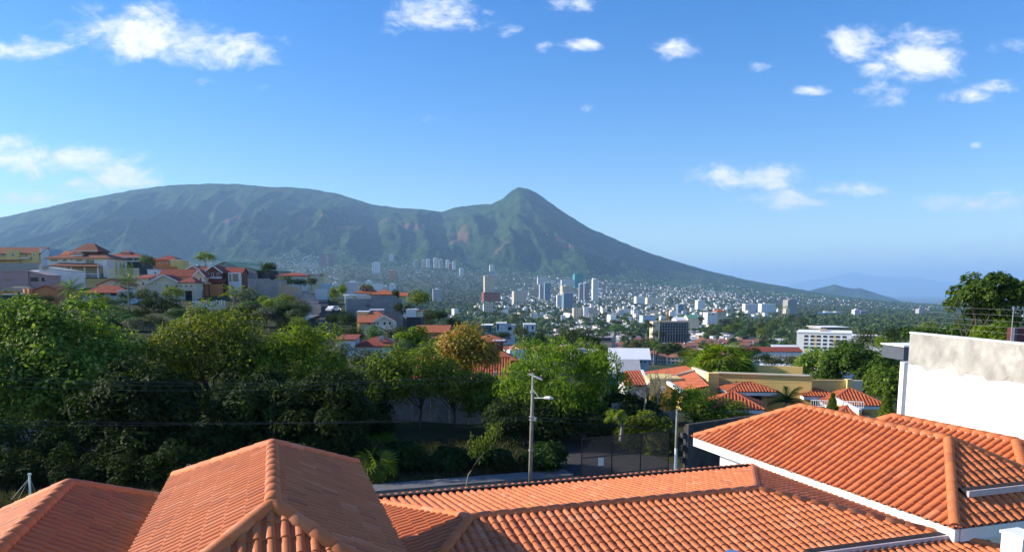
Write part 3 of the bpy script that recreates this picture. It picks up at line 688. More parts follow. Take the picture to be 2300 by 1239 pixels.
def limbs(base, cc, r0, h0, n=9, r=None, lean=(0, 0), mid=None):
    "trunk from base up to h0, limbs to the clump centres"
    r = r or rng; b = MB(); base = Vector(base); top = base + Vector((lean[0], lean[1], h0))
    kn = [base.lerp(top, t) + Vector((r.normal() * r0 * .5, r.normal() * r0 * .5, 0)) * (1 if 0 < t < 1 else 0) for t in (0, .33, .66, 1)]
    kn[0] = kn[0] - Vector((0, 0, .4))
    b.tube(kn, [r0 * 1.35, r0, r0 * .85, r0 * .7], 8)
    idx = r.permutation(len(cc))[:n]
    for i in idx:
        e = Vector(cc[i]); s = kn[2].lerp(kn[3], r.uniform(0, 1)); m1 = s.lerp(e, .45) + Vector((r.normal(), r.normal(), .6)) * (e - s).length * .09
        b.tube([s, m1, s.lerp(e, .8), e], [r0 * .5, r0 * .32, r0 * .2, r0 * .07], 5)
    return b
def tree(name, label, u, vtop, vbase, wpx, Y, mat, n=9000, size=.4, nclump=26, trunk=.22, crown_lo=.30, seed=1, asp=.5, depth=None, bark='bark', inner=.25, cr=.42, group=None, nl=10, flat=1.0, droop=0.0, cat='tree', low=.25):
    r = np.random.default_rng(seed); base = at(u, vbase, Y); H = (vbase - vtop) / FPX * Y; rx = wpx / 2 / FPX * Y
    zg_ = float(zground(base.x, base.y)); H2 = H
    e = wchild(empty(name, label, cat, base, group)); rz = H * (1 - crown_lo) / 2; rx *= .93; c = (base.x, base.y, base.z + H - rz)
    P, N, cc = crown_points(c, (rx, depth or rx * .9, rz), nclump, n, inner, r, cr, flat, low)
    V, Fq = leaf_quads(P, N, size, asp, .4, droop, r); me = np_mesh('crown', V, Fq, 4, lv=r.random(len(Fq))); link('crown', me, mat, e)
    limbs((base.x, base.y, min(base.z, zg_)), cc, trunk, H * max(crown_lo, .15) + rz * .5, nl, r).build('trunk', bark, e, True)
    return e
G1 = 'trees across the street'
tree('broadleaf_tree', 'broad tree with large yellow tipped leaves at far end of the street', 110, 650, 1010, 540, 57, 'leaf_teak', 42000, .36, 110, .35, .04, 1, .55, depth=6.5, cr=.26, low=.8)
tree('broadleaf_tree', 'rounded tree with pale left side next to the yellow tipped tree', 480, 684, 1000, 380, 62, 'leaf_green', 32000, .32, 76, .30, .05, 2, .5, depth=5.5, cr=.29, low=.8)
tree('broadleaf_tree', 'tall dense dark tree with yellowish feathery top', 670, 712, 1000, 280, 64, 'leaf_lime', 24000, .30, 56, .28, .05, 3, .4, depth=5, cr=.30, low=.8)
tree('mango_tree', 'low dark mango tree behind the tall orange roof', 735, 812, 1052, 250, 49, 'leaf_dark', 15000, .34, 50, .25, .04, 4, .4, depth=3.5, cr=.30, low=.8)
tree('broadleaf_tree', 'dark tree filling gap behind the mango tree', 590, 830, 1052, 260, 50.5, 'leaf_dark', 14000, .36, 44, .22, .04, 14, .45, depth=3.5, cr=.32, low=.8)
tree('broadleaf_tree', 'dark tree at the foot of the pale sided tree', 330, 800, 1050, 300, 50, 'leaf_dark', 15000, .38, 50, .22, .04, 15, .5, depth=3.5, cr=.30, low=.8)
for i, (u, vt, w) in enumerate(((-20, 900, 230), (150, 915, 200), (300, 930, 200), (450, 925, 220), (600, 930, 200), (760, 925, 180), (905, 975, 130), (1010, 985, 140), (1110, 990, 120), (1225, 975, 130))): tree('bush', ['dark bush beside the low stained wall', 'dark bush under the yellow tipped tree', 'dark bush beside pale blue railing panel', 'dark bush under the pale sided tree', 'dark bush below the feathery topped tree', 'dark bush under the mango tree', 'dark bush below the pale wall', 'dark bush behind the leaning sapling', 'dark bush left of the tall pole', 'dark bush right of the tall pole'][i], u, vt + 20, 1060, w, 48.5, 'leaf_dark', 4200, .30, 30, .06, .0, 400 + i, .45, depth=1.6, cr=.42, cat='bush', low=.9)  # row of dark bushes added to fill and darken the bank
for i, (u, vt, w, s) in enumerate(((868, 782, 120, 5), (945, 775, 130, 6), (1020, 800, 110, 7), (1085, 835, 100, 8))):
    tree('slender_tree', ['slender leaning tree beside the lit grass', 'slender forked tree in front of the pale wall', 'slender tree below the orange crowned tree', 'slender tree nearest the utility pole'][i], u, vt, 985, w * 1.15, 61 + i * .7, 'leaf_green', 5600, .30, 36, .11, .26, s, .45, depth=2.6, cr=.36, nl=16, group='slender trees across the street', inner=.1)
tree('flowering_tree', 'tree with yellow and orange crown in front of red roof', 1052, 734, 960, 165, 71, 'leaf_autumn', 8000, .34, 40, .18, .42, 9, .5, depth=2.8, cr=.42)
tree('broadleaf_tree', 'bright lime green tree behind the utility pole', 1262, 756, 1010, 310, 60, 'leaf_lime', 21000, .34, 60, .28, .06, 10, .38, depth=4.8, cr=.29, low=.7, droop=.8)
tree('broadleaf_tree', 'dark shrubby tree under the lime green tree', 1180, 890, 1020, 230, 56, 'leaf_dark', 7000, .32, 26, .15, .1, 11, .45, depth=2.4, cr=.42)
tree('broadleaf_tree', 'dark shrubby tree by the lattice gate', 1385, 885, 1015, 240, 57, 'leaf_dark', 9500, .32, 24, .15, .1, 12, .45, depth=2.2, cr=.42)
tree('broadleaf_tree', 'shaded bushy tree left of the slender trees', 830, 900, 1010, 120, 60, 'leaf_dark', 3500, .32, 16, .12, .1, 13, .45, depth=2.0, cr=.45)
tree('shrub', 'bright green shrub climbing the old concrete wall', 1440, 925, 1030, 150, 53.5, 'leaf_green', 5000, .24, 20, .06, .05, 16, .5, depth=1.8, cr=.42, cat='shrub')
tree('feathery_tree', 'feathery yellow green tree in front of the ochre house', 1560, 872, 985, 150, 58, 'leaf_lime', 3600, .22, 28, .09, .25, 17, .4, depth=2.0, cr=.36, nl=16, inner=.1)
tree('feathery_tree', 'small feathery tree at corner of the ochre house', 1640, 890, 985, 90, 57, 'leaf_green', 1500, .2, 18, .07, .25, 18, .4, depth=1.3, cr=.38, nl=12, inner=.1)
tree('feathery_tree', 'sparse pale tree by the white garden wall', 1500, 858, 975, 90, 59, 'leaf_lime', 1300, .22, 20, .06, .3, 27, .4, depth=1.3, cr=.34, nl=14, inner=.1)
tree('broadleaf_tree', 'wide sunlit tree between ochre house and white wall', 1930, 785, 900, 200, 82, 'leaf_fresh', 9000, .45, 34, .25, .2, 19, .5, depth=4.5, cr=.40)
tree('broadleaf_tree', 'sunlit tree behind the ochre house with pale leaf tips', 1840, 778, 900, 130, 88, 'leaf_teak', 5000, .42, 24, .2, .2, 20, .5, depth=3.5, cr=.40)
tree('broadleaf_tree', 'dark green tree under the grey canopy', 1990, 830, 915, 110, 74, 'leaf_green', 4500, .36, 24, .15, .15, 21, .5, depth=2.5, cr=.42)
tree('broadleaf_tree', 'tall open crowned tree rising above the concrete parapet', 2222, 614, 790, 215, 70, 'leaf_fresh', 10500, .38, 40, .22, .22, 22, .5, depth=3.8, cr=.27, nl=22, low=.6)
tree('broadleaf_tree', 'low yellowish tree behind the concrete parapet', 2235, 728, 810, 130, 60, 'leaf_lime', 3000, .30, 20, .1, .2, 23, .45, depth=2, cr=.42)
tree('broadleaf_tree', 'row of low green trees behind parapet end', 2110, 735, 800, 170, 95, 'leaf_fresh', 4000, .45, 22, .15, .2, 24, .5, depth=2.5, cr=.42)
# bare branched tree by the ochre house
def bare_tree(name, label, u, vt, vb, Y, spread, seed):
    r = np.random.default_rng(seed); e = wchild(empty(name, label, 'tree', at(u, vb, Y))); base = at(u, vb, Y); H = (vb - vt) / FPX * Y; b = MB()
    def br(p, d, L, rad, lv):
        q = p + d * L; m = p.lerp(q, .5) + Vector(r.normal(size=3)) * L * .06; b.tube([p, m, q], [rad, rad * .8, rad * .6], 5 if lv < 2 else 3, caps=False)
        if lv < 4:
            for k in range(3 if lv < 3 else 2):
                nd = (d + Vector(r.normal(size=3)) * spread + Vector((0, 0, .15))).normalized(); br(p.lerp(q, r.uniform(.55, 1)), nd, L * r.uniform(.55, .8), rad * .55, lv + 1)
    br(base, Vector((0, 0, 1)), H * .42, .09, 0); b.build('trunk', 'bark_pale', e)
    return e
bare_tree('bare_tree', 'leafless grey tree in front of the ochre house roofs', 1478, 790, 935, 57, .55, 5)
bare_tree('bare_tree', 'small leafless tree beside the white roofs', 1450, 830, 940, 56, .6, 8)
# fan palms and other palms: each frond a part
def frond_fan(L, n=16, fold=.9):
    b = MB()
    for i in range(n):
        a = -1.9 + 3.8 * i / (n - 1); d = Vector((math.cos(a), math.sin(a), 0)); s = Vector((-d.y, d.x, 0)); l = L * (.8 + .2 * math.cos(a))
        b.add([Vector((.02, 0, 0)), d * l * .55 + s * l * .055 + Vector((0, 0, .03)), d * l - Vector((0, 0, l * .22)), d * l * .55 - s * l * .055 + Vector((0, 0, .03))], [(0, 1, 2, 3)])
    b.tube([Vector((-L * 1.0, 0, -.25 * L)), Vector((0, 0, 0))], [.02, .012], 3)
    return b
def frond_pinnate(L, n=16, w=.16, arch=.55):
    b = MB(); pts = [Vector((L * t, 0, L * (arch * t - .95 * t * t * arch * 1.25))) for t in np.linspace(0, 1, 7)]; b.tube(pts, [.03 * (1 - .8 * t) for t in np.linspace(0, 1, 7)], 4)
    for i in range(n):
        t = .15 + .85 * i / (n - 1); p = Vector((L * t, 0, L * (arch * t - .95 * t * t * arch * 1.25))); l = L * w * 1.7 * (math.sin(math.pi * (.12 + .8 * t)) + .15)
        for s in (-1, 1):
            q = p + Vector((l * .45, s * l * .8, -l * .42)); b.add([p, p + Vector((.03 * L, 0, 0)), q], [(0, 1, 2)])
    return b
def mesh_of(b, name, mat):
    me = bpy.data.meshes.new(name); me.from_pydata(b.v, [], b.f); me.update(); me.materials.append(MATS[mat])
    a = me.attributes.new('lv', 'FLOAT', 'FACE'); a.data.foreach_set('value', [random.random() for _ in b.f]); return me
def palm(name, label, pos, h, L, nf, kind, seed, mat='leaf_palm', tr=.14, group=None, cat='palm', up=(.1, 1.25)):
    r = np.random.default_rng(seed); e = empty(name, label, cat, pos, group); b = MB()
    k = [Vector((0, 0, -.5)), Vector((r.normal() * .1, r.normal() * .1, h * .5)), Vector((r.normal() * .15, r.normal() * .15, h))]; b.tube(k, [tr * 1.25, tr, tr * .85], 7); b.build('trunk', 'bark_pale', e)
    me = mesh_of(frond_fan(L) if kind == 'fan' else frond_pinnate(L, 18 if kind == 'pin' else 12, .16 if kind == 'pin' else .34), 'frond', mat)
    for i in range(nf):
        o = bpy.data.objects.new('frond', me); C.objects.link(o); o.parent = e; az = 2.4 * i + r.normal() * .2; el = up[0] + (up[1] - up[0]) * ((i + .5) / nf) + r.normal() * .08
        d = Vector((math.cos(az) * math.cos(el), math.sin(az) * math.cos(el), math.sin(el))); off = k[2] + (d * L * .95 if kind == 'fan' else Vector((0, 0, 0)))
        o.matrix_basis = Matrix.Translation(off) @ Matrix.Rotation(az, 4, 'Z') @ Matrix.Rotation(-el + (.9 if kind == 'fan' else .25), 4, 'Y') @ Matrix.Rotation(r.normal() * (.8 if kind == 'fan' else .3), 4, 'X') @ Matrix.Scale(r.uniform(.85, 1.1), 4)
    return e
def on(u, v, Y): return at(u, v, Y)
palm('fan_palm', 'small fan palm on the shaded bank behind the tall roof', on(838, 1092, 46), 1.0, 1.1, 24, 'fan', 1, 'leaf_green', up=(-.2, 1.2))
palm('fan_palm', 'big spiky fan palm behind the ochre parapet', on(1622, 880, 74), 2.2, 2.1, 60, 'fan', 2, 'leaf_lime', up=(-.35, 1.3))
palm('broad_frond_palm', 'palm with broad paddle fronds beside the fan palm', on(1560, 870, 80), 2.0, 2.6, 16, 'broad', 3, 'leaf_green', up=(.2, 1.35))
palm('cycad', 'dark spiky cycad in front of the ochre wall', on(1760, 925, 62), .8, 1.9, 22, 'pin', 4, 'leaf_dark', up=(.0, 1.3))
palm('fan_palm', 'short fan palm at right end of the lattice gate', on(1395, 975, 53), 1.2, .6, 14, 'fan', 6, 'leaf_green', up=(-.1, 1.2))
# weeping conical trees by the right roof
def conical(name, label, u, vt, vb, wpx, Y, seed, mat='leaf_green', n=2600):
    r = np.random.default_rng(seed); base = at(u, vb, Y); H = (vb - vt) / FPX * Y; R0 = wpx / 2 / FPX * Y; e = wchild(empty(name, label, 'tree', base))
    t = r.random(n) ** .8; a = r.uniform(0, 2 * math.pi, n); rr = R0 * (1.02 - t) ** .7 * r.uniform(.55, 1.05, n); lay = np.sin(t * 40) * .08 * R0
    P = np.stack([base.x + np.cos(a) * (rr + lay), base.y + np.sin(a) * (rr + lay), base.z + H * t], -1); N = np.stack([np.cos(a), np.sin(a), .4 * np.ones(n)], -1) + r.normal(size=(n, 3)) * .4
    V, Fq = leaf_quads(P, N, .26, .3, .4, 1.6, r); link('crown', np_mesh('crown', V, Fq, 4, lv=r.random(n)), mat, e)
    b = MB(); b.tube([base - Vector((0, 0, 1)), base + Vector((0, 0, H * .95))], [.1, .02], 6); b.build('trunk', 'bark', e); return e
conical('conical_tree', 'narrow weeping tree in front of the iron balcony rail', 1866, 882, 975, 44, 50, 3)
conical('conical_tree', 'taller weeping tree against the white wall edge', 1986, 878, 1000, 60, 46, 4)
# leaning sapling on the verge
e = wchild(empty('sapling', 'thin leaning sapling with drooping leaves on the verge', 'sapling', at(1045, 1102, 42))); pts = [at(1045, 1105, 42), at(1052, 1065, 42), at(1068, 1040, 42), at(1080, 1025, 42), at(1098, 990, 42.2), at(1122, 955, 42.4)]
b = MB(); b.tube(pts, [.045, .04, .035, .03, .022, .01], 5); b.build('trunk', 'bark_pale', e, True)
r_ = np.random.default_rng(5); cen = [np.array(at(*q)) for q in ((1070, 1012, 42), (1078, 1005, 42), (1088, 1000, 42), (1098, 985, 42), (1105, 975, 42.1), (1115, 965, 42.2), (1065, 1000, 41.9), (1095, 1000, 42))]
P = np.concatenate([c_ + r_.normal(size=(75, 3)) * np.array([.20, .22, .28]) for c_ in cen]); N = r_.normal(size=P.shape) + np.array([0, 0, .6]); V, Fq = leaf_quads(P, N, .24, .35, .3, 1.2, r_); link('leaves', np_mesh('leaves', V, Fq, 4, lv=r_.random(len(Fq))), 'leaf_teak', e)
for i, u_ in enumerate((-30, 70, 175, 285, 390)): tree('bush', ['dark verge bush beside the pale green mast', 'low dark verge bush beneath the yellow tipped tree', 'rounded dark verge bush behind the low roof', 'dark verge bush at the corner of the tall roof', 'small dark verge bush behind the tall roof hip'][i], u_, 1000 + 8 * (i % 2), 1105, 150, 44.5, 'leaf_dark', 3600, .24, 26, .05, .0, 500 + i, .45, depth=1.5, cr=.42, cat='bush', low=.9)  # dark bushes added to cover sunlit grass where the verge lies in shade
# tall grass on the bank
def grass(name, label, a0, a1, b0, b1, n, h, mat, seed):
    r = np.random.default_rng(seed); A_ = r.uniform(a0, a1, n); B_ = r.uniform(b0, b1, n); X = A_ * GA.x + B_ * GB.x; Yy = A_ * GA.y + B_ * GB.y
    hh = h * r.uniform(.5, 1.3, n) * (0.5 + fbm(X / 1.7, Yy / 1.7, 3, seed)); Z = np.maximum(zground(X, Yy), 0.0) * 0 + zground(X, Yy) - .05; a = r.uniform(0, 2 * math.pi, n); w = .045; l = r.normal(size=(n, 2)) * hh[:, None] * .3
    P0_ = np.stack([X, Yy, Z], -1); s = np.stack([np.cos(a) * w, np.sin(a) * w, 0 * a], -1); tip = P0_ + np.stack([l[:, 0], l[:, 1], hh], -1)
    V = np.stack([P0_ - s, P0_ + s, tip], 1).reshape(-1, 3); o = link(name, np_mesh(name, V, np.arange(n * 3).reshape(n, 3), 3, lv=r.random(n)), mat); stuff(o, label, 'grass')
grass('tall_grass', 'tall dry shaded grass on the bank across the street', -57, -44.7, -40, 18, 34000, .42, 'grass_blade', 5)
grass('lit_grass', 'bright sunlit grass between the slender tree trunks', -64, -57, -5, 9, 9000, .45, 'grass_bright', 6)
# ------------------------------------------------------------------ utility poles and wires
pm('pole_concrete', (.27, .25, .21), .25, 3, .9, .6, 30, dirt=(.17, .155, .135)); pm('insulator', (.22, .07, .05), .1, rough=.3); pm('lamp_grey', (.55, .56, .56), .06, rough=.45)
def pole(label, u0, v0, u1, v1, Y, r0, r1, white=0.0):
    e = wchild(empty('utility_pole', label, 'pole', at(u0, v0, Y))); p, q = at(u0, v0, Y), at(u1, v1, Y); b = MB(); b.tube([p - Vector((0, 0, .9)), p.lerp(q, .5), q], [r0, (r0 + r1) / 2, r1], 10); b.build('shaft', 'pole_concrete', e, True)
    if white: b = MB(); b.tube([p - Vector((0, 0, .9)), p.lerp(q, white)], [r0 * 1.03, (r0 + (r1 - r0) * white) * 1.03], 10, caps=False); b.build('painted_base', 'white_paint', e, True)
    return e, p, q
up1, p, q = pole('tall concrete utility pole with street lamp arm and crossarm', 1190, 1086, 1198, 838, 45, .14, .095)
def xb(e, name, p0, p1, w, h, mat): b = MB(); b.beam(p0, p1, w, h); return b.build(name, mat, e)
xb(up1, 'crossarm', at(1188, 839, 44.9), at(1218, 852, 44.6), .09, .09, 'lamp_grey'); ins = []
for u, v in ((1190, 834), (1200, 832), (1216, 846)):
    c = at(u, v, 44.85); b = MB(); b.tube([c - Vector((0, 0, .1)), c, c + Vector((0, 0, .06)), c + Vector((0, 0, .12))], [.03, .06, .05, .02], 7); b.build('insulator', 'insulator', up1); ins.append(c)
xb(up1, 'lamp_arm', at(1200, 893, 44.9), at(1232, 893, 44.3), .05, .05, 'lamp_grey'); xb(up1, 'arm_brace', at(1197, 874, 44.9), at(1210, 892, 44.7), .03, .03, 'lamp_grey')
b = MB(); b.tube([at(1222, 893, 44.5), at(1226, 892.5, 44.4), at(1236, 893, 44.2), at(1243, 894.5, 44.1)], [.05, .10, .11, .03], 7); b.build('lamp_head', 'lamp_grey', up1)
for v in (880, 935, 942, 1010):
    b = MB(); c = at(1190 + (1086 - v) * .032, v, 45); b.tube([c - Vector((0, 0, .05)), c + Vector((0, 0, .05))], .165, 10); b.build('clamp_band', 'steel', up1)
b = MB(); b.box(at(1202, 941, 44.75), (.14, .2, .2)); b.build('junction_box', 'lamp_grey', up1)
up2, p2_, q2_ = pole('slim concrete pole with white painted base by the dark stone wall', 1517, 1052, 1521, 922, 47, .095, .07, .36)
b = MB(); b.box(q2_ + Vector((0, 0, .05)), (.14, .14, .12)); b.build('cap', 'steel', up2)
pm('cable', (.055, .055, .06), .1, rough=.5)
def wire(label, pts, r=.009, group='overhead wires'):
    pts = [at(*q_) for q_ in pts]; out = []
    for i in range(len(pts) - 1):
        p0, p1 = pts[i], pts[i + 1]
        for t in np.linspace(0, 1, 9)[:-1]: out.append(p0.lerp(p1, t))
    out.append(pts[-1]); b = MB(); b.tube(out, r, 5); tag(b.build('overhead_wire', 'cable', None, True), label, 'wire', group)
def sag(u0, v0, Y0, u1, v1, Y1, s, n=7): return [(u0 + (u1 - u0) * t, v0 + (v1 - v0) * t + 4 * s * t * (1 - t), Y0 + (Y1 - Y0) * t) for t in np.linspace(0, 1, n)]
L3 = 'thin dark wire strung from the pole insulators along the street away from the ochre house'
for (v0, v1, s) in ((834, 838, 24), (836, 845, 26), (846, 860, 24)): wire(L3, sag(1195, v0, 44.8, -120, v1, 34, s))
L4 = 'thin dark wire strung from the pole insulators along the street towards the ochre house'
for (v0, v1, s) in ((834, 822, 22), (836, 830, 24), (846, 838, 20)): wire(L4, sag(1205, v0, 44.8, 2100, v1, 62, s), .008)
L5 = 'cable slung low on the pole along the street away from the ochre house'
for (v0, v1, s) in ((935, 940, 12), (941, 955, 4)): wire(L5, sag(1192, v0, 45, -120, v1, 34, s), .009)
wire('cable slung from tall pole to the slim pole', sag(1196, 937, 45, 1520, 927, 47, 8), .012); wire('lower cable slung from tall pole past the slim pole', sag(1196, 942, 45, 1960, 960, 53, 14), .012)
wire('slanted service wire from pole down to the gate', sag(1198, 880, 45, 1440, 962, 50, 6), .009)
# ------------------------------------------------------------------ gate, stone wall, window grille
pm('black_iron', (.02, .02, .022), .2, rough=.5); gt = wchild(empty('lattice_gate', 'black lattice iron gate across the shaded driveway', 'gate', at(1405, 1075, 47)))
g0, g1 = at(1306, 1076, 46), at(1500, 1066, 48.5); gh = 2.55; ex = (g1 - g0); ex.z = 0; GL = ex.length; ex.normalize(); g0.z = .02
for t_ in (0, .333, .666, 1): b = MB(); p = g0 + ex * GL * t_; b.beam(p, p + Vector((0, 0, gh)), .07, .07); b.build('gate_post', 'black_iron', gt)
for z in (.08, 1.3, gh): b = MB(); b.beam(g0 + Vector((0, 0, z)), g0 + ex * GL + Vector((0, 0, z)), .05, .05); b.build('gate_rail', 'black_iron', gt)
n = 34
for i in range(-8, n):
    for s in (1, -1):
        x0, z0 = GL * i / n, 0.08; k = (gh - .1); x1 = x0 + k * 1.0; za, zb_ = z0, z0 + k
        if x1 < 0 or x0 > GL: continue
        ta = max(0, -x0 / k); tb_ = min(1, (GL - x0) / k)
        pa = g0 + ex * (x0 + k * ta) + Vector((0, 0, (za + k * ta) if s > 0 else (zb_ - k * ta))); pb_ = g0 + ex * (x0 + k * tb_) + Vector((0, 0, (za + k * tb_) if s > 0 else (zb_ - k * tb_)))
        b = MB(); b.beam(pa, pb_, .03, .018); b.build('lattice_bar', 'black_iron', gt)
pm('paper', (.62, .64, .66), .03); c = at(1350, 1036, 46.3); b = MB(); b.box(c, (.36, .02, .52), R(12)); o = b.build('notice', 'paper', gt)
pm('dark_stone', (.06, .058, .055), .4, 1.2, .9, 1.0, 4, dirt=(.14, .14, .13), dscale=.7); sw = wchild(empty('stone_wall', 'dark stained block wall beside the slim pole', 'wall', at(1580, 1050, 50)))  # near-black stone with lighter blotches at random
w0, w1 = at(1535, 1050, 48.5), at(1760, 1040, 54); dw = (w1 - w0); dw.z = 0; Lw = dw.length; dw.normalize(); w0.z = 0; wtop = at(1560, 948, 49).z
b = MB(); b.beam(w0 + Vector((0, 0, wtop / 2)) - Vector((dw.y, -dw.x, 0)) * -.2, w0 + dw * Lw + Vector((0, 0, wtop / 2)) - Vector((dw.y, -dw.x, 0)) * -.2, .3, wtop); b.build('wall_core', 'dark_stone', sw)
nrm = Vector((dw.y, -dw.x, 0))
for j in range(int(wtop / .42)):
    x = -.3 * (j % 2)
    while x < Lw - .2:
        L_ = random.uniform(.75, 1.1); b = MB(); c = w0 + dw * (x + L_ / 2) + nrm * .005 + Vector((0, 0, .21 + j * .42)); b.box(c, (L_ - .04, .18 + random.uniform(0, .05), .385), math.atan2(dw.y, dw.x)); b.build('stone', 'dark_stone', sw); x += L_
pm('blue_iron', (.20, .27, .31), .1, rough=.5); wg = wchild(empty('iron_panel', 'pale blue iron railing panel half hidden under the trees', 'railing', at(310, 968, 52)))
a0_, a1_, a2_, a3_ = at(291, 938, 52), at(329, 925, 52.5), at(329, 960, 52.5), at(291, 970, 52)
for p0_, p1_ in ((a0_, a1_), (a1_, a2_), (a2_, a3_), (a3_, a0_)): b = MB(); b.beam(p0_, p1_, .07, .07); b.build('rail', 'blue_iron', wg)
for t_ in (.2, .4, .6, .8): b = MB(); b.beam(a0_.lerp(a1_, t_), a3_.lerp(a2_, t_), .05, .05); b.build('bar', 'blue_iron', wg)
cw = wchild(empty('boundary_wall', 'pale stained wall behind the slender trees', 'wall', at(990, 960, 68)))
for i in range(9):
    p0_, p1_ = at(800 + i * 42, 935, 68), at(800 + (i + 1) * 42 - 1.5, 935, 68); zt_ = at(900, 850, 68).z; b = MB(); b.beam(Vector((p0_.x, 68, zt_ / 2 - 1)), Vector((p1_.x, 68, zt_ / 2 - 1)), .2, zt_ + 2); b.build('wall_panel', 'old_concrete', cw)
lw = wchild(empty('boundary_wall', 'low stained wall under the yellow tipped tree', 'wall', at(60, 1010, 50)))
for i in range(4): p0_ = at(-60 + i * 48, 1030, 52); p1_ = at(-60 + (i + 1) * 48 - 2, 1030, 52); b = MB(); b.beam(Vector((p0_.x, 52, .9)), Vector((p1_.x, 52, .9)), .2, 2.2); b.build('wall_panel', 'old_concrete', lw)
# ------------------------------------------------------------------ houses
def W_(name, c, **k): return pm(name, c, **{**dict(var=.06, scale=.6, rough=.9), **k})
W_('wall_white', (.72, .72, .70), dirt=(.55, .54, .51), dscale=.3); W_('wall_cream', (.66, .58, .42), dirt=(.52, .46, .34), dscale=.3); W_('wall_ochre', (.74, .52, .18), dirt=(.60, .43, .18), dscale=.35)
W_('wall_yellow', (.68, .53, .22)); W_('wall_orange', (.55, .22, .09)); W_('wall_mauve', (.36, .26, .28), dirt=(.28, .20, .22)); W_('wall_grey', (.33, .32, .31), dirt=(.24, .23, .22), dscale=.3); W_('wall_brick', (.24, .08, .05), var=.25, scale=6)
W_('wall_tan', (.40, .33, .24)); W_('wall_dark', (.06, .06, .07)); W_('wall_blue', (.40, .50, .62)); W_('roof_red', (.25, .06, .038), var=.2, scale=1.5); W_('roof_brown', (.20, .08, .05), var=.25, scale=1.5); W_('roof_orange', (.36, .11, .05), var=.2, scale=1.5)
W_('roof_green', (.10, .26, .18), var=.1); W_('roof_grey', (.34, .35, .37), var=.12, dirt=(.25, .25, .26)); W_('roof_white', (.68, .70, .73), var=.05, dirt=(.52, .53, .55), dscale=.3); W_('trim_white', (.76, .76, .75), var=.02); W_('glass', (.045, .06, .075), rough=.12, spec=.8); W_('shade_green', (.03, .10, .05)); W_('teal', (.06, .26, .24))
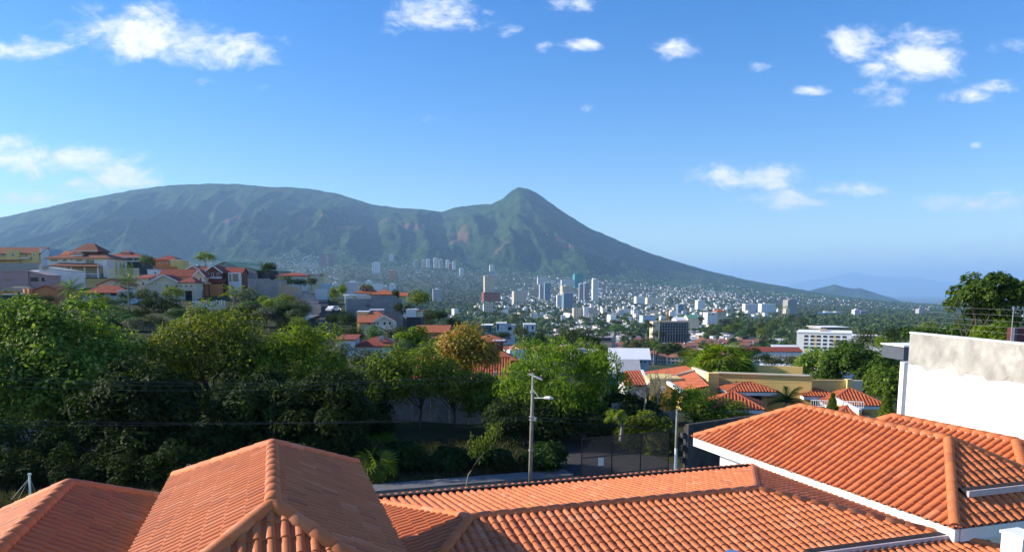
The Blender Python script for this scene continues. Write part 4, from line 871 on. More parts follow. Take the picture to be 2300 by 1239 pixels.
class Hs:
    "a house in its own frame: x along the front, y to the back, z up from the base of the front wall"
    def __init__(s, name, label, u, vb, Y, yaw=0.0, cat='house', group=None):
        s.Y = Y; s.k = Y / FPX; s.u = u; s.e = empty(name, label, cat, at(u, vb, Y), group, R(yaw)); s.vb = vb
    def X(s, u): return (u - s.u) * s.k
    def Z(s, v): return (s.vb - v) * s.k
    def box(s, name, x0, x1, y0, y1, z0, z1, mat, parent=None):
        b = MB(); b.box(((x0 + x1) / 2, (y0 + y1) / 2, (z0 + z1) / 2), (abs(x1 - x0), abs(y1 - y0), abs(z1 - z0))); return b.build(name, mat, parent or s.e)
    def win(s, x0, x1, z0, z1, y=0.0, mat='glass', frame='trim_white', name='window', side=None):
        "window on a front at depth y, or on the left/right side (side = -1/+1 at x0, spanning y = x0..x1 of that side)"
        if side is None:
            w = s.box(name, x0, x1, y - .06, y + .02, z0, z1, frame); m = .10 if (x1 - x0) > .6 else .05
            s.box('pane', x0 + m, x1 - m, y - .085, y - .05, z0 + m, z1 - m, mat, w)
        else:
            w = s.box(name, side - .06, side + .06, x0, x1, z0, z1, frame); s.box('pane', side - .09, side + .09, x0 + .1, x1 - .1, z0 + .1, z1 - .1, mat, w)
    def prism(s, name, polys, th, mat):
        "slabs: each polygon gets thickness th downwards"
        b = MB()
        for q in polys:
            q = [Vector(p) for p in q]; n = len(q); lo = [p - Vector((0, 0, th)) for p in q]
            b.add(q + lo, [tuple(range(n)), tuple(range(2 * n - 1, n - 1, -1))] + [(i, i + n, (i + 1) % n + n, (i + 1) % n) for i in range(n)])
        return b.build(name, mat, s.e)
    def block(s, x0, x1, y0, y1, z0, z1, wall, roof='flat', rh=1.5, rmat='roof_red', ov=.45, ridge='x', trim=None, inset=None, wname='wall'):
        "walls with a roof on them"
        if roof in ('flat', 'none'):
            s.box(wname, x0, x1, y0, y1, z0, z1, wall)
            if roof == 'flat': s.box('roof', x0 - .12, x1 + .12, y0 - .12, y1 + .12, z1 + .002, z1 + .22, rmat)
            return
        X0, X1, Y0, Y1 = x0 - ov, x1 + ov, y0 - ov, y1 + ov; xm, ym = (x0 + x1) / 2, (y0 + y1) / 2; zt = z1 + rh; ze = z1 - .02
        if roof == 'hip':
            s.box(wname, x0, x1, y0, y1, z0, z1 - .15, wall)
            if ridge == 'x': i = min((y1 - y0) / 2 + ov, (X1 - X0) / 2 - .05) if inset is None else inset; A, B = (X0 + i, ym, zt), (X1 - i, ym, zt)
            else: i = min((x1 - x0) / 2 + ov, (Y1 - Y0) / 2 - .05) if inset is None else inset; A, B = (xm, Y0 + i, zt), (xm, Y1 - i, zt)
            a, b, c, d = (X0, Y0, ze), (X1, Y0, ze), (X1, Y1, ze), (X0, Y1, ze)
            if ridge == 'x': P = [[a, b, B, A], [c, d, A, B], [d, a, A], [b, c, B]]
            else: P = [[d, a, A, B], [b, c, B, A], [a, b, A], [c, d, B]]
            s.prism('roof', P, .18, rmat)
        elif roof == 'gable':
            b = MB()
            if ridge == 'x':
                v = [(x, y, z) for x in (x0, x1) for (y, z) in ((y0, z0), (y0, z1), (ym, zt - .1), (y1, z1), (y1, z0))]; sl = rh / ((y1 - y0) / 2)
                P = [[(X0, Y0, z1 - ov * sl), (X1, Y0, z1 - ov * sl), (X1, ym, zt), (X0, ym, zt)], [(X1, Y1, z1 - ov * sl), (X0, Y1, z1 - ov * sl), (X0, ym, zt), (X1, ym, zt)]]
            else:
                v = [(x, y, z) for y in (y0, y1) for (x, z) in ((x0, z0), (x0, z1), (xm, zt - .1), (x1, z1), (x1, z0))]; sl = rh / ((x1 - x0) / 2)
                P = [[(X0, Y1, z1 - ov * sl), (X0, Y0, z1 - ov * sl), (xm, Y0, zt), (xm, Y1, zt)], [(X1, Y0, z1 - ov * sl), (X1, Y1, z1 - ov * sl), (xm, Y1, zt), (xm, Y0, zt)]]
                if trim:
                    for q0, q1 in (((X0, Y0 - .06, z1 - ov * sl), (xm, Y0 - .06, zt)), ((X1, Y0 - .06, z1 - ov * sl), (xm, Y0 - .06, zt))):
                        t = MB(); t.beam(Vector(q0) - Vector((0, 0, .12)), Vector(q1) - Vector((0, 0, .12)), .1, .34); t.build('barge_board', trim, s.e)
            b.add(v, [(0, 1, 2, 3, 4), (9, 8, 7, 6, 5)] + [(i, i + 5, (i + 1) % 5 + 5, (i + 1) % 5) for i in range(5)]); b.build(wname, wall, s.e); s.prism('roof', P, .16, rmat)
        elif roof == 'shed':     # falls towards the front
            b = MB(); v = [(x, y, z) for x in (x0, x1) for (y, z) in ((y0, z0), (y0, z1), (y1, zt), (y1, z0))]; b.add(v, [(0, 1, 2, 3), (7, 6, 5, 4)] + [(i, i + 4, (i + 1) % 4 + 4, (i + 1) % 4) for i in range(4)]); b.build(wname, wall, s.e)
            sl = rh / (y1 - y0); s.prism('roof', [[(X0, Y0, z1 - ov * sl + .05), (X1, Y0, z1 - ov * sl + .05), (X1, Y1, zt + ov * sl + .05), (X0, Y1, zt + ov * sl + .05)]], .14, rmat)
        elif roof == 'side':     # falls towards +x
            b = MB(); v = [(x, y, z) for y in (y0, y1) for (x, z) in ((x0, z0), (x0, zt), (x1, z1), (x1, z0))]; b.add(v, [(3, 2, 1, 0), (4, 5, 6, 7)] + [(i, (i + 1) % 4, (i + 1) % 4 + 4, i + 4) for i in range(4)]); b.build(wname, wall, s.e)
            s.prism('roof', [[(X0, Y0, zt + .05), (X1, Y0, z1 + .02), (X1, Y1, z1 + .02), (X0, Y1, zt + .05)]], .14, rmat)
def wins(h, us, v0, v1, y=0.0, **k):
    for a, b in us: h.win(h.X(a), h.X(b), h.Z(v1), h.Z(v0), y, **k)
D0 = 9
# --- hillside, back row
h = Hs('house', 'long ochre house with brown tiled roof on the hill crest', 40, 590, 300)
h.block(h.X(-30), h.X(92), 0, 9, -3, h.Z(568), 'wall_yellow', 'gable', 2.4, 'roof_brown', .6); h.box('wall', h.X(92.5), h.X(95), -.2, 9, -3, h.Z(559), 'trim_white')
h.box('bay', h.X(20), h.X(48), -1.0, 0, 0, h.Z(562), 'wall_yellow'); h.box('bay', h.X(75), h.X(90), -.7, 0, 0, h.Z(566), 'wall_yellow'); wins(h, ((31, 38),), 569, 577, -1.0); wins(h, ((77.5, 82.5),), 570, 575, -.7); wins(h, ((2, 16), (57, 65)), 568, 577)
h.box('porch_roof', h.X(-20), h.X(48), -2.2, 0, h.Z(586), h.Z(584), 'roof_brown'); h.box('balcony', h.X(50), h.X(72), -1.3, 0, h.Z(582), h.Z(578), 'wall_cream')
h = Hs('house', 'small white flat roofed block beside the long ochre house', 107, 585, 305); h.block(h.X(95), h.X(119.5), 0, 7, -3, h.Z(560), 'wall_blue', 'flat', rmat='trim_white'); wins(h, ((96, 99), (103.5, 106.5), (111, 114)), 570, 577)
h = Hs('villa', 'large white villa with pagoda like top roof and garage', 170, 622, 265)
h.block(h.X(102), h.X(240), 2, 14, -3, h.Z(580), 'wall_white', 'hip', 2.4, 'roof_brown', 1.0); h.block(h.X(148), h.X(202), 6, 13, h.Z(575), h.Z(563.5), 'roof_brown', 'hip', 3.0, 'roof_brown', .9, inset=4.0); h.box('roof_edge', h.X(146), h.X(204), 4.9, 5.1, h.Z(564.5), h.Z(562.8), 'trim_white')
h.block(h.X(122), h.X(148), 5, 12, h.Z(575), h.Z(571), 'wall_white', 'gable', 1.4, 'roof_orange', .3); h.block(h.X(152), h.X(176), 3.2, 7, h.Z(576), h.Z(569.5), 'wall_white', 'hip', .8, 'roof_brown', .5)
wins(h, ((109, 126), (136, 146), (166, 181)), 582, 588, 2); wins(h, ((188, 206),), 584, 591, 2, frame='wall_dark'); wins(h, ((154, 159),), 583, 586, 2); wins(h, ((225, 234),), 588, 595, 2)
h.prism('porch_roof', [[(h.X(117), -2, h.Z(597)), (h.X(232), -2, h.Z(599)), (h.X(212), 2, h.Z(592)), (h.X(132), 2, h.Z(590))]], .3, 'roof_brown')
h.box('garage_wall', h.X(150), h.X(228), 1.2, 1.4, h.Z(614), h.Z(599.5), 'wall_tan'); h.box('railing', h.X(150), h.X(228), -.8, -.6, h.Z(616), h.Z(614), 'trim_white'); h.box('garage_base', h.X(150), h.X(228), -.6, 1.4, -3, h.Z(615), 'wall_grey')
for u in (166, 196, 225): h.box('column', h.X(u) - .2, h.X(u) + .2, -1.5, -1.1, -2, h.Z(599), 'trim_white')
h.box('side_wing', h.X(232), h.X(241), 0, 2, -2, h.Z(584), 'wall_white')
h = Hs('house', 'dark glass house with spreading red hip roof and cupola', 275, 602, 300); h.block(h.X(228), h.X(318), 0, 12, -3, h.Z(579), 'wall_dark', 'hip', 2.2, 'roof_red', 1.2); h.box('balcony', h.X(232), h.X(316), -1, 0, h.Z(588), h.Z(586), 'trim_white'); h.block(h.X(264), h.X(282), 4, 8, h.Z(572), h.Z(567), 'trim_white', 'hip', .8, 'roof_red', .6); wins(h, ((298, 303), (308, 314)), 581, 586); wins(h, ((240, 250), (256, 268), (274, 286)), 590, 598); h.box('fascia', h.X(226), h.X(320), -1.25, -1.1, h.Z(579.5), h.Z(578), 'trim_white')
h = Hs('house', 'small orange house with red hip roof above the cream house', 382, 603, 270, 8); h.block(h.X(352), h.X(398), 0, 9, -3, h.Z(584), 'wall_orange', 'hip', 1.9, 'roof_red', .8); h.block(h.X(386), h.X(412), -1.5, 6, -3, h.Z(585), 'wall_ochre', 'flat', rmat='trim_white'); wins(h, ((360, 368), (374, 384)), 587, 592); wins(h, ((387, 391),), 588, 590, -1.5); h.box('terrace_wall', h.X(350), h.X(400), -2, -1.6, -2, h.Z(598), 'wall_orange')
h = Hs('warehouse', 'grey block warehouse with green sheet roof behind the gabled house', 520, 645, 245, -12); h.block(h.X(462), h.X(552), 0, 26, -4, h.Z(604), 'wall_grey', 'gable', 2.4, 'roof_green', .4, ridge='y'); h.block(h.X(552.5), h.X(578), 1, 24, -4, h.Z(607), 'wall_grey', 'side', 1.4, 'roof_green', .6); h.box('opening', h.X(578), h.X(590), 2, 12, h.Z(640), h.Z(608), 'wall_dark')
h = Hs('house', 'double gabled brick house with red roofs and white arched windows', 470, 650, 225, 6); h.block(h.X(405), h.X(462), 2, 14, -4, h.Z(612), 'wall_tan', 'gable', 2.1, 'roof_red', .6, ridge='y', trim='trim_white')
h.block(h.X(466), h.X(500), -1, 10, -4, h.Z(610), 'wall_brick', 'gable', 1.8, 'roof_red', .5, ridge='y', trim='trim_white'); h.block(h.X(441), h.X(465), 0, 9, -4, h.Z(611), 'wall_brick', 'gable', 1.5, 'roof_red', .3, ridge='x'); h.block(h.X(500.5), h.X(538), 2, 9, -4, h.Z(612), 'wall_brick', 'gable', 1.6, 'roof_red', .4)
wins(h, ((468, 473), (478, 483.5), (490, 495)), 613, 621, -1); h.box('balcony', h.X(464), h.X(500), -1.9, -1, h.Z(626), h.Z(622.5), 'trim_white'); h.prism('porch_roof', [[(h.X(455), -3.2, h.Z(633)), (h.X(512), -3.2, h.Z(633)), (h.X(508), -1, h.Z(627)), (h.X(459), -1, h.Z(627))]], .2, 'roof_red')
h.box('stair_tower', h.X(512), h.X(537), 0, 2, -2, h.Z(612.5), 'trim_white'); wins(h, ((514, 519), (522, 534)), 615, 632, 0, frame='wall_grey')
h = Hs('house', 'cream stepped house with three small windows and arched porch', 375, 668, 205, 10); h.block(h.X(312), h.X(336), 1, 9, -4, h.Z(625), 'wall_cream', 'shed', 1.0, 'roof_red', .3); h.block(h.X(338), h.X(405), 0, 10, -4, h.Z(634), 'wall_cream', 'gable', 2.1, 'roof_red', .5, ridge='y', trim='trim_white'); h.block(h.X(405.5), h.X(438), -1.2, 8, h.Z(653), h.Z(634), 'wall_cream', 'hip', 1.6, 'roof_red', .4)
wins(h, ((344, 348), (352, 356), (360.5, 366)), 637, 639.5); wins(h, ((372, 381), (393, 400)), 639, 647); wins(h, ((406, 412), (416, 422), (427, 433)), 639, 646, -1.2); h.box('lower_wall', h.X(405.5), h.X(412), -1, 6, -4, h.Z(653.2), 'wall_cream'); h.box('lower_wall', h.X(430), h.X(438), -1, 6, -4, h.Z(653.2), 'wall_cream'); h.box('porch_dark', h.X(412), h.X(430), 1, 1.2, -3, h.Z(653.2), 'wall_dark'); h.box('arch_column', h.X(413), h.X(415), -1, -.6, -3, h.Z(653.2), 'trim_white'); wins(h, ((322, 327),), 634, 641, 1)
h = Hs('house', 'house with white gable window and red roof beside the brick house', 425, 655, 215, 12); h.block(h.X(360), h.X(438), 4, 12, -3, h.Z(619), 'wall_tan', 'gable', 1.9, 'roof_red', .5, ridge='x'); h.block(h.X(436), h.X(456), 1, 9, -3, h.Z(617), 'wall_cream', 'gable', 1.4, 'roof_red', .5, ridge='y', trim='trim_white'); wins(h, ((438, 442), (446.5, 451)), 624, 634, 1); h.box('terrace', h.X(440), h.X(470), -1, 1, h.Z(637.5), h.Z(635), 'wall_yellow'); h.box('terrace_wall', h.X(442), h.X(494), 1.2, 1.5, -3, h.Z(638), 'wall_orange')
for u in (448, 457, 468): h.box('post', h.X(u) - .15, h.X(u) + .15, -.8, -.5, -3, h.Z(638), 'wall_dark')
# --- hillside, lower left
h = Hs('house', 'long low white shed roofed building in shade below villa', 95, 640, 225, 4); h.block(h.X(38), h.X(90), 1, 10, -3, h.Z(612), 'wall_white', 'shed', .8, 'trim_white', .2); h.block(h.X(90.5), h.X(152), 0, 10, -3, h.Z(608), 'wall_white', 'side', 1.2, 'roof_grey', .2); h.box('dormer', h.X(98), h.X(108), -.3, 1, h.Z(606), h.Z(599), 'wall_tan')
h = Hs('house', 'mauve house with dark arched openings', 35, 648, 205, 5); h.block(h.X(-40), h.X(63), 0, 9, -4, h.Z(611), 'wall_mauve', 'flat', rmat='wall_mauve'); h.block(h.X(63.5), h.X(101), .5, 8, -4, h.Z(618), 'wall_mauve', 'side', 1.2, 'wall_mauve', .2); wins(h, ((12, 28),), 626, 631, frame='wall_mauve'); wins(h, ((66, 84), (89, 97)), 622, 633, .5, mat='wall_dark', frame='wall_tan'); h.box('terrace_edge', h.X(38), h.X(66), -1.5, 0, h.Z(648), h.Z(640), 'wall_tan')
h = Hs('retaining_wall', 'grey green retaining wall below the ochre hill house', 45, 614, 270, cat='wall'); h.box('wall', h.X(-40), h.X(90), 0, .5, -3, h.Z(591), 'wall_grey')
h = Hs('house', 'terracotta house with rounded corner columns behind the trees', 92, 672, 180, 4); h.block(h.X(80), h.X(128), 0, 9, -4, h.Z(650), 'wall_orange', 'gable', 1.0, 'roof_red', .25, ridge='y')
for u in (57, 67): b = MB(); b.tube([Vector((h.X(u), 1.2, -3)), Vector((h.X(u), 1.2, h.Z(648.5)))], 1.0 if u == 67 else .75, 14); b.build('corner_column', 'wall_orange', h.e, True)
h.box('wall', h.X(55), h.X(80), 1.5, 7, -3, h.Z(650), 'wall_orange'); h.box('roof', h.X(50), h.X(82), 2.5, 8, h.Z(650) + .002, h.Z(648), 'roof_brown')
h = Hs('house', 'low flat house with white slab roof beside the tan vaulted shed', 8, 672, 175); h.block(h.X(-40), h.X(28), 0, 8, -4, h.Z(662), 'wall_dark', 'flat', rmat='trim_white'); h.box('roof_wall', h.X(-20), h.X(24), 3, 3.4, h.Z(661), h.Z(655), 'roof_red')
h = Hs('earth_mound', 'tan vaulted shed roof beside the mauve house', 25, 668, 190, cat='shed'); b = MB(); n = 10; vs = []
for y in (0, 7):
    for i in range(n + 1): a = math.pi * i / n; vs.append((-3.4 * math.cos(a), y, 2.9 * math.sin(a) - .2))
b.add(vs, [(i, i + 1, n + 2 + i, n + 1 + i) for i in range(n)] + [tuple(range(n, -1, -1)), tuple(range(n + 1, 2 * n + 2))]); b.build('vault', 'wall_tan', h.e)
h = Hs('house', 'red roofed bungalow with pale blue walls between two palms', 240, 670, 190, 3); h.block(h.X(188), h.X(285), 0, 8, -4, h.Z(657), 'wall_blue', 'hip', 1.9, 'roof_red', .8); h.block(h.X(203), h.X(262), 5, 12, -2, h.Z(638), 'wall_cream', 'gable', 1.4, 'roof_red', .5, ridge='y'); wins(h, ((222, 236), (248, 263), (269, 273)), 655, 665, mat='wall_dark'); h.block(h.X(272), h.X(292), -1.5, 4, -4, h.Z(653), 'wall_white', 'flat', rmat='trim_white'); wins(h, ((278, 282),), 657, 664, -1.5)
h = Hs('house', 'small white cube house in front of dark hedge columns', 345, 622, 240); h.block(h.X(332), h.X(354), 0, 5, -3, h.Z(606), 'wall_white', 'flat', rmat='wall_blue'); wins(h, ((347, 352),), 610, 616)
h = Hs('garden_wall', 'cream garden wall beneath the hedge columns', 270, 614, 262, cat='wall'); h.box('wall', h.X(241), h.X(312), 0, .4, -4, h.Z(602), 'wall_cream'); h.box('gateway', h.X(313), h.X(330), 0, 1.5, -3, h.Z(600), 'wall_dark')
# --- stepped concrete walls and road, centre left
h = Hs('retaining_wall', 'tall grey block retaining wall beside the warehouse', 590, 668, 205, -8, cat='wall'); h.box('wall', h.X(556), h.X(608), 0, .5, -5, h.Z(626), 'grey_block'); h.box('wall', h.X(608.4), h.X(626), -.5, 6, -5, h.Z(629), 'grey_block')
h = Hs('stepped_wall', 'grey block boundary wall stepping down along the hill road', 668, 735, 175, 0, cat='wall')
for i, (u0, u1, v0, y) in enumerate(((626, 642, 654, 14), (642.3, 656, 660, 11), (656.3, 668, 664, 8), (668.3, 680, 671, 5), (680.3, 690, 677, 3), (690.3, 703, 685, 0))): h.box('wall_step', h.X(u0), h.X(u1), y, y + 8, -5, h.Z(v0), 'grey_block')
h.box('wall_step', h.X(655), h.X(700), -5, -4.6, -5, h.Z(693), 'grey_block'); h.box('wall_step', h.X(665), h.X(704), -9, -8.6, -5, h.Z(712), 'wall_tan'); h.box('wall_step', h.X(700), h.X(705), -12, 10, -5, h.Z(708), 'wall_white')
h = Hs('garden_wall', 'cream stepped garden wall on hill top', 652, 652, 200, cat='wall')
for u0, u1, v in ((626, 636, 635), (636.3, 654, 640), (654.3, 677, 644)): h.box('wall_step', h.X(u0), h.X(u1), 0, .5, -5, h.Z(v), 'wall_tan')
h = Hs('house', 'white bungalow with red roof at hill edge', 660, 634, 245); h.block(h.X(622), h.X(690), 0, 8, -4, h.Z(619), 'wall_white', 'hip', 1.0, 'roof_red', .6); wins(h, ((691, 696),), 623, 629, 0); h.block(h.X(690.5), h.X(725), 1, 7, -4, h.Z(618), 'wall_cream', 'flat', rmat='roof_grey'); wins(h, ((715, 726),), 614, 622, 1)
h = Hs('ramp_wall', 'white railing wall of ramp beside hill road', 722, 658, 215, cat='wall'); h.box('wall', h.X(707), h.X(734), 0, .4, -4, h.Z(649), 'wall_white'); h.box('wall', h.X(712), h.X(732), 5, 5.4, -2, h.Z(637), 'wall_blue')
rd = MB(); pts = [(706, 742, 772, 138), (716, 748, 745, 152), (718, 744, 722, 168), (717, 741, 700, 184), (716, 737, 680, 205), (716, 733, 664, 230)]
vs = [];  [vs.extend([at(a, v, y), at(b_, v, y)]) for a, b_, v, y in pts]; rd.add(vs, [(2 * i, 2 * i + 1, 2 * i + 3, 2 * i + 2) for i in range(5)]); struct(rd.build('hill_road', 'asphalt'))
# --- retaining wall house and neighbours
h = Hs('retaining_wall', 'wide grey block wall carrying the red roofed hilltop house', 840, 706, 178, 3, cat='wall'); h.box('wall', h.X(779), h.X(902), 0, .6, -4, h.Z(671), 'grey_block'); h.box('wall', h.X(835), h.X(890), .05, .65, h.Z(671), h.Z(664), 'grey_block'); h.box('wall', h.X(777), h.X(779), -.2, 10, -3, h.Z(668), 'wall_white'); h.box('vent', h.X(823), h.X(832), -.1, .1, h.Z(688), h.Z(685), 'wall_dark')
h = Hs('house', 'hilltop house with red roofs, white terrace beam and small bell tower', 840, 672, 186, 4); h.block(h.X(792), h.X(838), 8, 15, -2, h.Z(658), 'wall_white', 'hip', 1.5, 'roof_orange', .5); h.block(h.X(830), h.X(880), 6, 13, -2, h.Z(661), 'wall_cream', 'hip', 1.3, 'roof_orange', .6); h.block(h.X(878), h.X(906), 8, 14, -2, h.Z(664), 'wall_cream', 'gable', .8, 'roof_orange', .5)
h.box('terrace_beam', h.X(772), h.X(824), 0, .5, h.Z(664), h.Z(660), 'trim_white'); h.block(h.X(801), h.X(812), 9, 11, h.Z(656), h.Z(646), 'wall_tan', 'gable', .7, 'roof_brown', .3, ridge='y'); wins(h, ((804, 809),), 649, 654, 9, mat='wall_dark', frame='wall_tan')
for u in (776, 790, 806, 822): h.box('terrace_post', h.X(u) - .12, h.X(u) + .12, .1, .4, -1, h.Z(664), 'wall_cream')
h = Hs('house', 'cream house with jumbled red tile roofs below the grey wall', 845, 744, 150, 5); h.block(h.X(808), h.X(844), 0, 8, -4, h.Z(722), 'wall_cream', 'gable', 1.1, 'roof_orange', .5); h.block(h.X(844.5), h.X(884), -.8, 8, -4, h.Z(718), 'wall_white', 'gable', 1.0, 'roof_orange', .5, ridge='y', trim='trim_white'); h.block(h.X(823), h.X(858), 4, 10, -2, h.Z(711), 'wall_cream', 'hip', 1.0, 'roof_orange', .5); wins(h, ((826, 834),), 723, 730); wins(h, ((848, 852), (862, 868), (874, 879)), 722, 729, -.8); h.block(h.X(797), h.X(822), 5, 9, -2, h.Z(703), 'wall_yellow', 'flat', rmat='trim_white'); h.block(h.X(822), h.X(852), 9, 13, -2, h.Z(700), 'wall_grey', 'flat', rmat='roof_white')
h = Hs('house', 'small white house with red roof and satellite dish', 822, 792, 118, 4); h.block(h.X(760), h.X(797), 0, 6, -4, h.Z(762), 'wall_white', 'shed', .4, 'roof_red', .3); h.block(h.X(797.5), h.X(885), 1, 8, -4, h.Z(777), 'wall_white', 'hip', 1.3, 'roof_red', .4)
ds = empty('satellite_dish', 'white round satellite dish above the small red roof', 'dish', at(857, 773, 120)); b = MB(); n = 14; vs = [(0, 0, 0)]
for i in range(n): a = 2 * math.pi * i / n; vs.append((.55 * math.cos(a), .12, .62 * math.sin(a)))
b.add(vs, [(0, 1 + i, 1 + (i + 1) % n) for i in range(n)]); o = b.build('reflector', 'trim_white', ds); o.location = (0, 0, .9); o.rotation_euler = (R(25), 0, R(35)); b = MB(); b.tube([(0, 0, -.6), (0, 0, .9)], .05, 6); b.build('mount', 'steel', ds)
h = Hs('house', 'white box house on dark base beside hillside trees', 918, 712, 160); h.block(h.X(912), h.X(935), 0, 5, h.Z(712), h.Z(694), 'wall_white', 'none'); h.box('wall', h.X(912), h.X(945), .4, 6, -3, h.Z(712.5), 'wall_dark'); h.block(h.X(936), h.X(945), .5, 4, h.Z(712), h.Z(700), 'wall_cream', 'flat', rmat='wall_orange')
h = Hs('house', 'yellow house with long orange roof and two square windows', 978, 768, 135); h.block(h.X(938), h.X(1004), 0, 7, -4, h.Z(744), 'wall_ochre', 'gable', 1.0, 'roof_orange', .5); h.block(h.X(1004.5), h.X(1018), -.5, 5, -4, h.Z(746), 'wall_yellow', 'flat', rmat='roof_orange'); wins(h, ((979, 984), (993, 998)), 745, 750); h.prism('porch_roof', [[(h.X(970), -1.6, h.Z(757)), (h.X(1012), -1.6, h.Z(757)), (h.X(1012), 0, h.Z(752)), (h.X(970), 0, h.Z(752))]], .12, 'roof_brown')
h = Hs('house', 'modern white house with glass facade and box dormers', 1118, 748, 260); h.block(h.X(1081), h.X(1106), 0, 10, -4, h.Z(731), 'teal', 'flat', rmat='trim_white'); h.block(h.X(1114), h.X(1138), -1, 8, -4, h.Z(725), 'wall_white', 'none'); h.block(h.X(1138.4), h.X(1157), .4, 9, -4, h.Z(731), 'wall_white', 'flat', rmat='roof_grey'); wins(h, ((1116, 1121),), 727, 741, -1); wins(h, ((1140, 1150),), 733, 742, .4); wins(h, ((1083, 1088), (1090, 1096), (1098, 1104)), 733, 744, 0, mat='glass', frame='wall_grey')
h = Hs('house', 'modern white house with tall dark window strips', 1189, 746, 270); h.block(h.X(1176), h.X(1203), 0, 8, -4, h.Z(729), 'wall_white', 'flat', rmat='trim_white'); wins(h, ((1183, 1187), (1194, 1199)), 731, 740)
# --- brick house
bh = Hs('brick_house', 'two storey brick house with orange tiled roofs and white windows', 1120, 838, 115, 6); bh.block(bh.X(1075), bh.X(1158), 0, 8, -4, bh.Z(808), 'wall_brick', 'hip', 1.7, 'roof_orange', .6); bh.block(bh.X(1082), bh.X(1136), 4, 11, bh.Z(795), bh.Z(769), 'wall_brick', 'hip', .9, 'roof_orange', .6); bh.box('terrace_slab', bh.X(1112), bh.X(1140), 3, 6, bh.Z(769), bh.Z(768) + .1, 'roof_white')
wins(bh, ((1133, 1142),), 812, 822); wins(bh, ((1118, 1122), (1125, 1129)), 772, 778, 4); bh.win(1.0, 2.2, bh.Z(822), bh.Z(812), side=bh.X(1158))
# --- red roofed house behind the slender trees and the ochre house: ribbed tile geometry
class Th(TiledHouse):
    def quad(s, *pts): return s.face([at(*p) for p in pts])
rh_ = Th('tiled_house', 'house with long red barrel tiled roof behind orange crowned tree', .30, .42, at(1010, 900, 80))
rh_.quad((884, 893, 76), (1150, 893, 76), (1146, 803, 84), (925, 803, 84)); rh_.quad((918, 815, 78), (985, 818, 78), (961, 779, 81)); rh_.quad((918, 815, 78), (961, 779, 81), (925, 803, 84)) if False else None
b = MB(); p0_, p1_ = at(884, 893, 76.6), at(1150, 893, 76.6); b.beam(Vector((p0_.x, 79.5, p0_.z - 2.6)), Vector((p1_.x, 79.5, p0_.z - 2.6)), 5.5, 5.0); b.build('wall', 'wall_white', rh_.e)
b = MB(); q_ = at(1113, 860, 75); b.beam(q_ - Vector((0, 0, 2.5)), q_ + Vector((0, 0, 1.2)), .25, .25); b.build('downpipe', 'wall_white', rh_.e)
b = MB(); p0_, p1_ = at(1146, 803, 84), at(925, 803, 84); b.beam(p0_, p1_, .3, .2); b.build('ridge', 'roof_red', rh_.e); rh_.finish(0, 'old_tile')
# --- ochre house
oh = Th('ochre_house', 'rambling ochre house with parapet walls and many red tile roofs', .26, .36, at(1700, 930, 64))
def obox(name, u0, u1, v0, v1, Y, D, mat, yaw=-4): b = MB(); p, q = at(u0, v1, Y), at(u1, v1, Y); t = at(u0, v0, Y); b.box(((p.x + q.x) / 2, Y + D / 2, (p.z + t.z) / 2), (q.x - p.x, D, t.z - p.z), R(yaw)); return b.build(name, mat, oh.e)
obox('wall', 1610, 1812, 841, 960, 65, .4, 'wall_ochre', -18); obox('coping', 1608, 1814, 839, 841.5, 64.9, .6, 'wall_cream', -18); obox('corner_pier', 1590, 1613, 838, 920, 65, 1.0, 'wall_ochre'); 
b = MB(); b.beam(at(1557, 826, 72) - Vector((0, 0, .6)), at(1600, 842, 65.4) - Vector((0, 0, .6)), .35, 1.4); b.build('parapet', 'wall_cream', oh.e)
obox('wall', 1668, 1705, 815, 840, 74, .3, 'wall_cream', -2); obox('wall', 1705, 1800, 822, 842, 71, .3, 'wall_ochre', -20); obox('wall', 1812, 1905, 853, 900, 67, .4, 'wall_ochre', -3); obox('corner_pier', 1903, 1914, 852, 878, 66.5, .7, 'wall_yellow'); obox('wall', 1914, 1936, 854, 880, 68, .4, 'wall_cream', -8)
oh.quad((1532, 878, 61), (1592, 866, 62), (1559, 834, 71), (1492, 852, 68)); oh.quad((1492, 850, 67.5), (1557, 831, 71), (1540, 822, 75), (1440, 838, 74)); oh.quad((1400, 866, 66), (1452, 864, 66), (1440, 832, 71), (1402, 834, 71))
b = MB(); b.beam(at(1492, 851, 67.8), at(1558, 832, 70.9), .3, .25); b.build('flashing_strip', 'wall_cream', oh.e); b = MB(); b.beam(at(1490, 852, 67.8), at(1532, 879, 60.9), .3, .3); b.build('barge_board', 'trim_white', oh.e); b = MB(); b.beam(at(1442, 833, 70.9), at(1456, 866, 65.9), .25, .3); b.build('barge_board', 'trim_white', oh.e)
obox('wall', 1402, 1452, 868, 935, 66.5, 4, 'wall_white', 0); obox('wall', 1458, 1532, 850, 925, 66, 4, 'wall_yellow', 0); obox('wall', 1534, 1592, 872, 925, 62.5, 3, 'wall_ochre', 0)
for u0, u1, v0, v1, Y in ((1408, 1420, 875, 888, 66.4), (1430, 1442, 875, 888, 66.4), (1482, 1496, 866, 882, 65.9)): w = obox('window', u0, u1, v0, v1, Y - .1, .12, 'trim_white', 0); g = obox('pane', u0 + 2, u1 - 2, v0 + 2, v1 - 2, Y - .13, .05, 'glass', 0); g.parent = w; g.matrix_parent_inverse = PINV[oh.e.name]
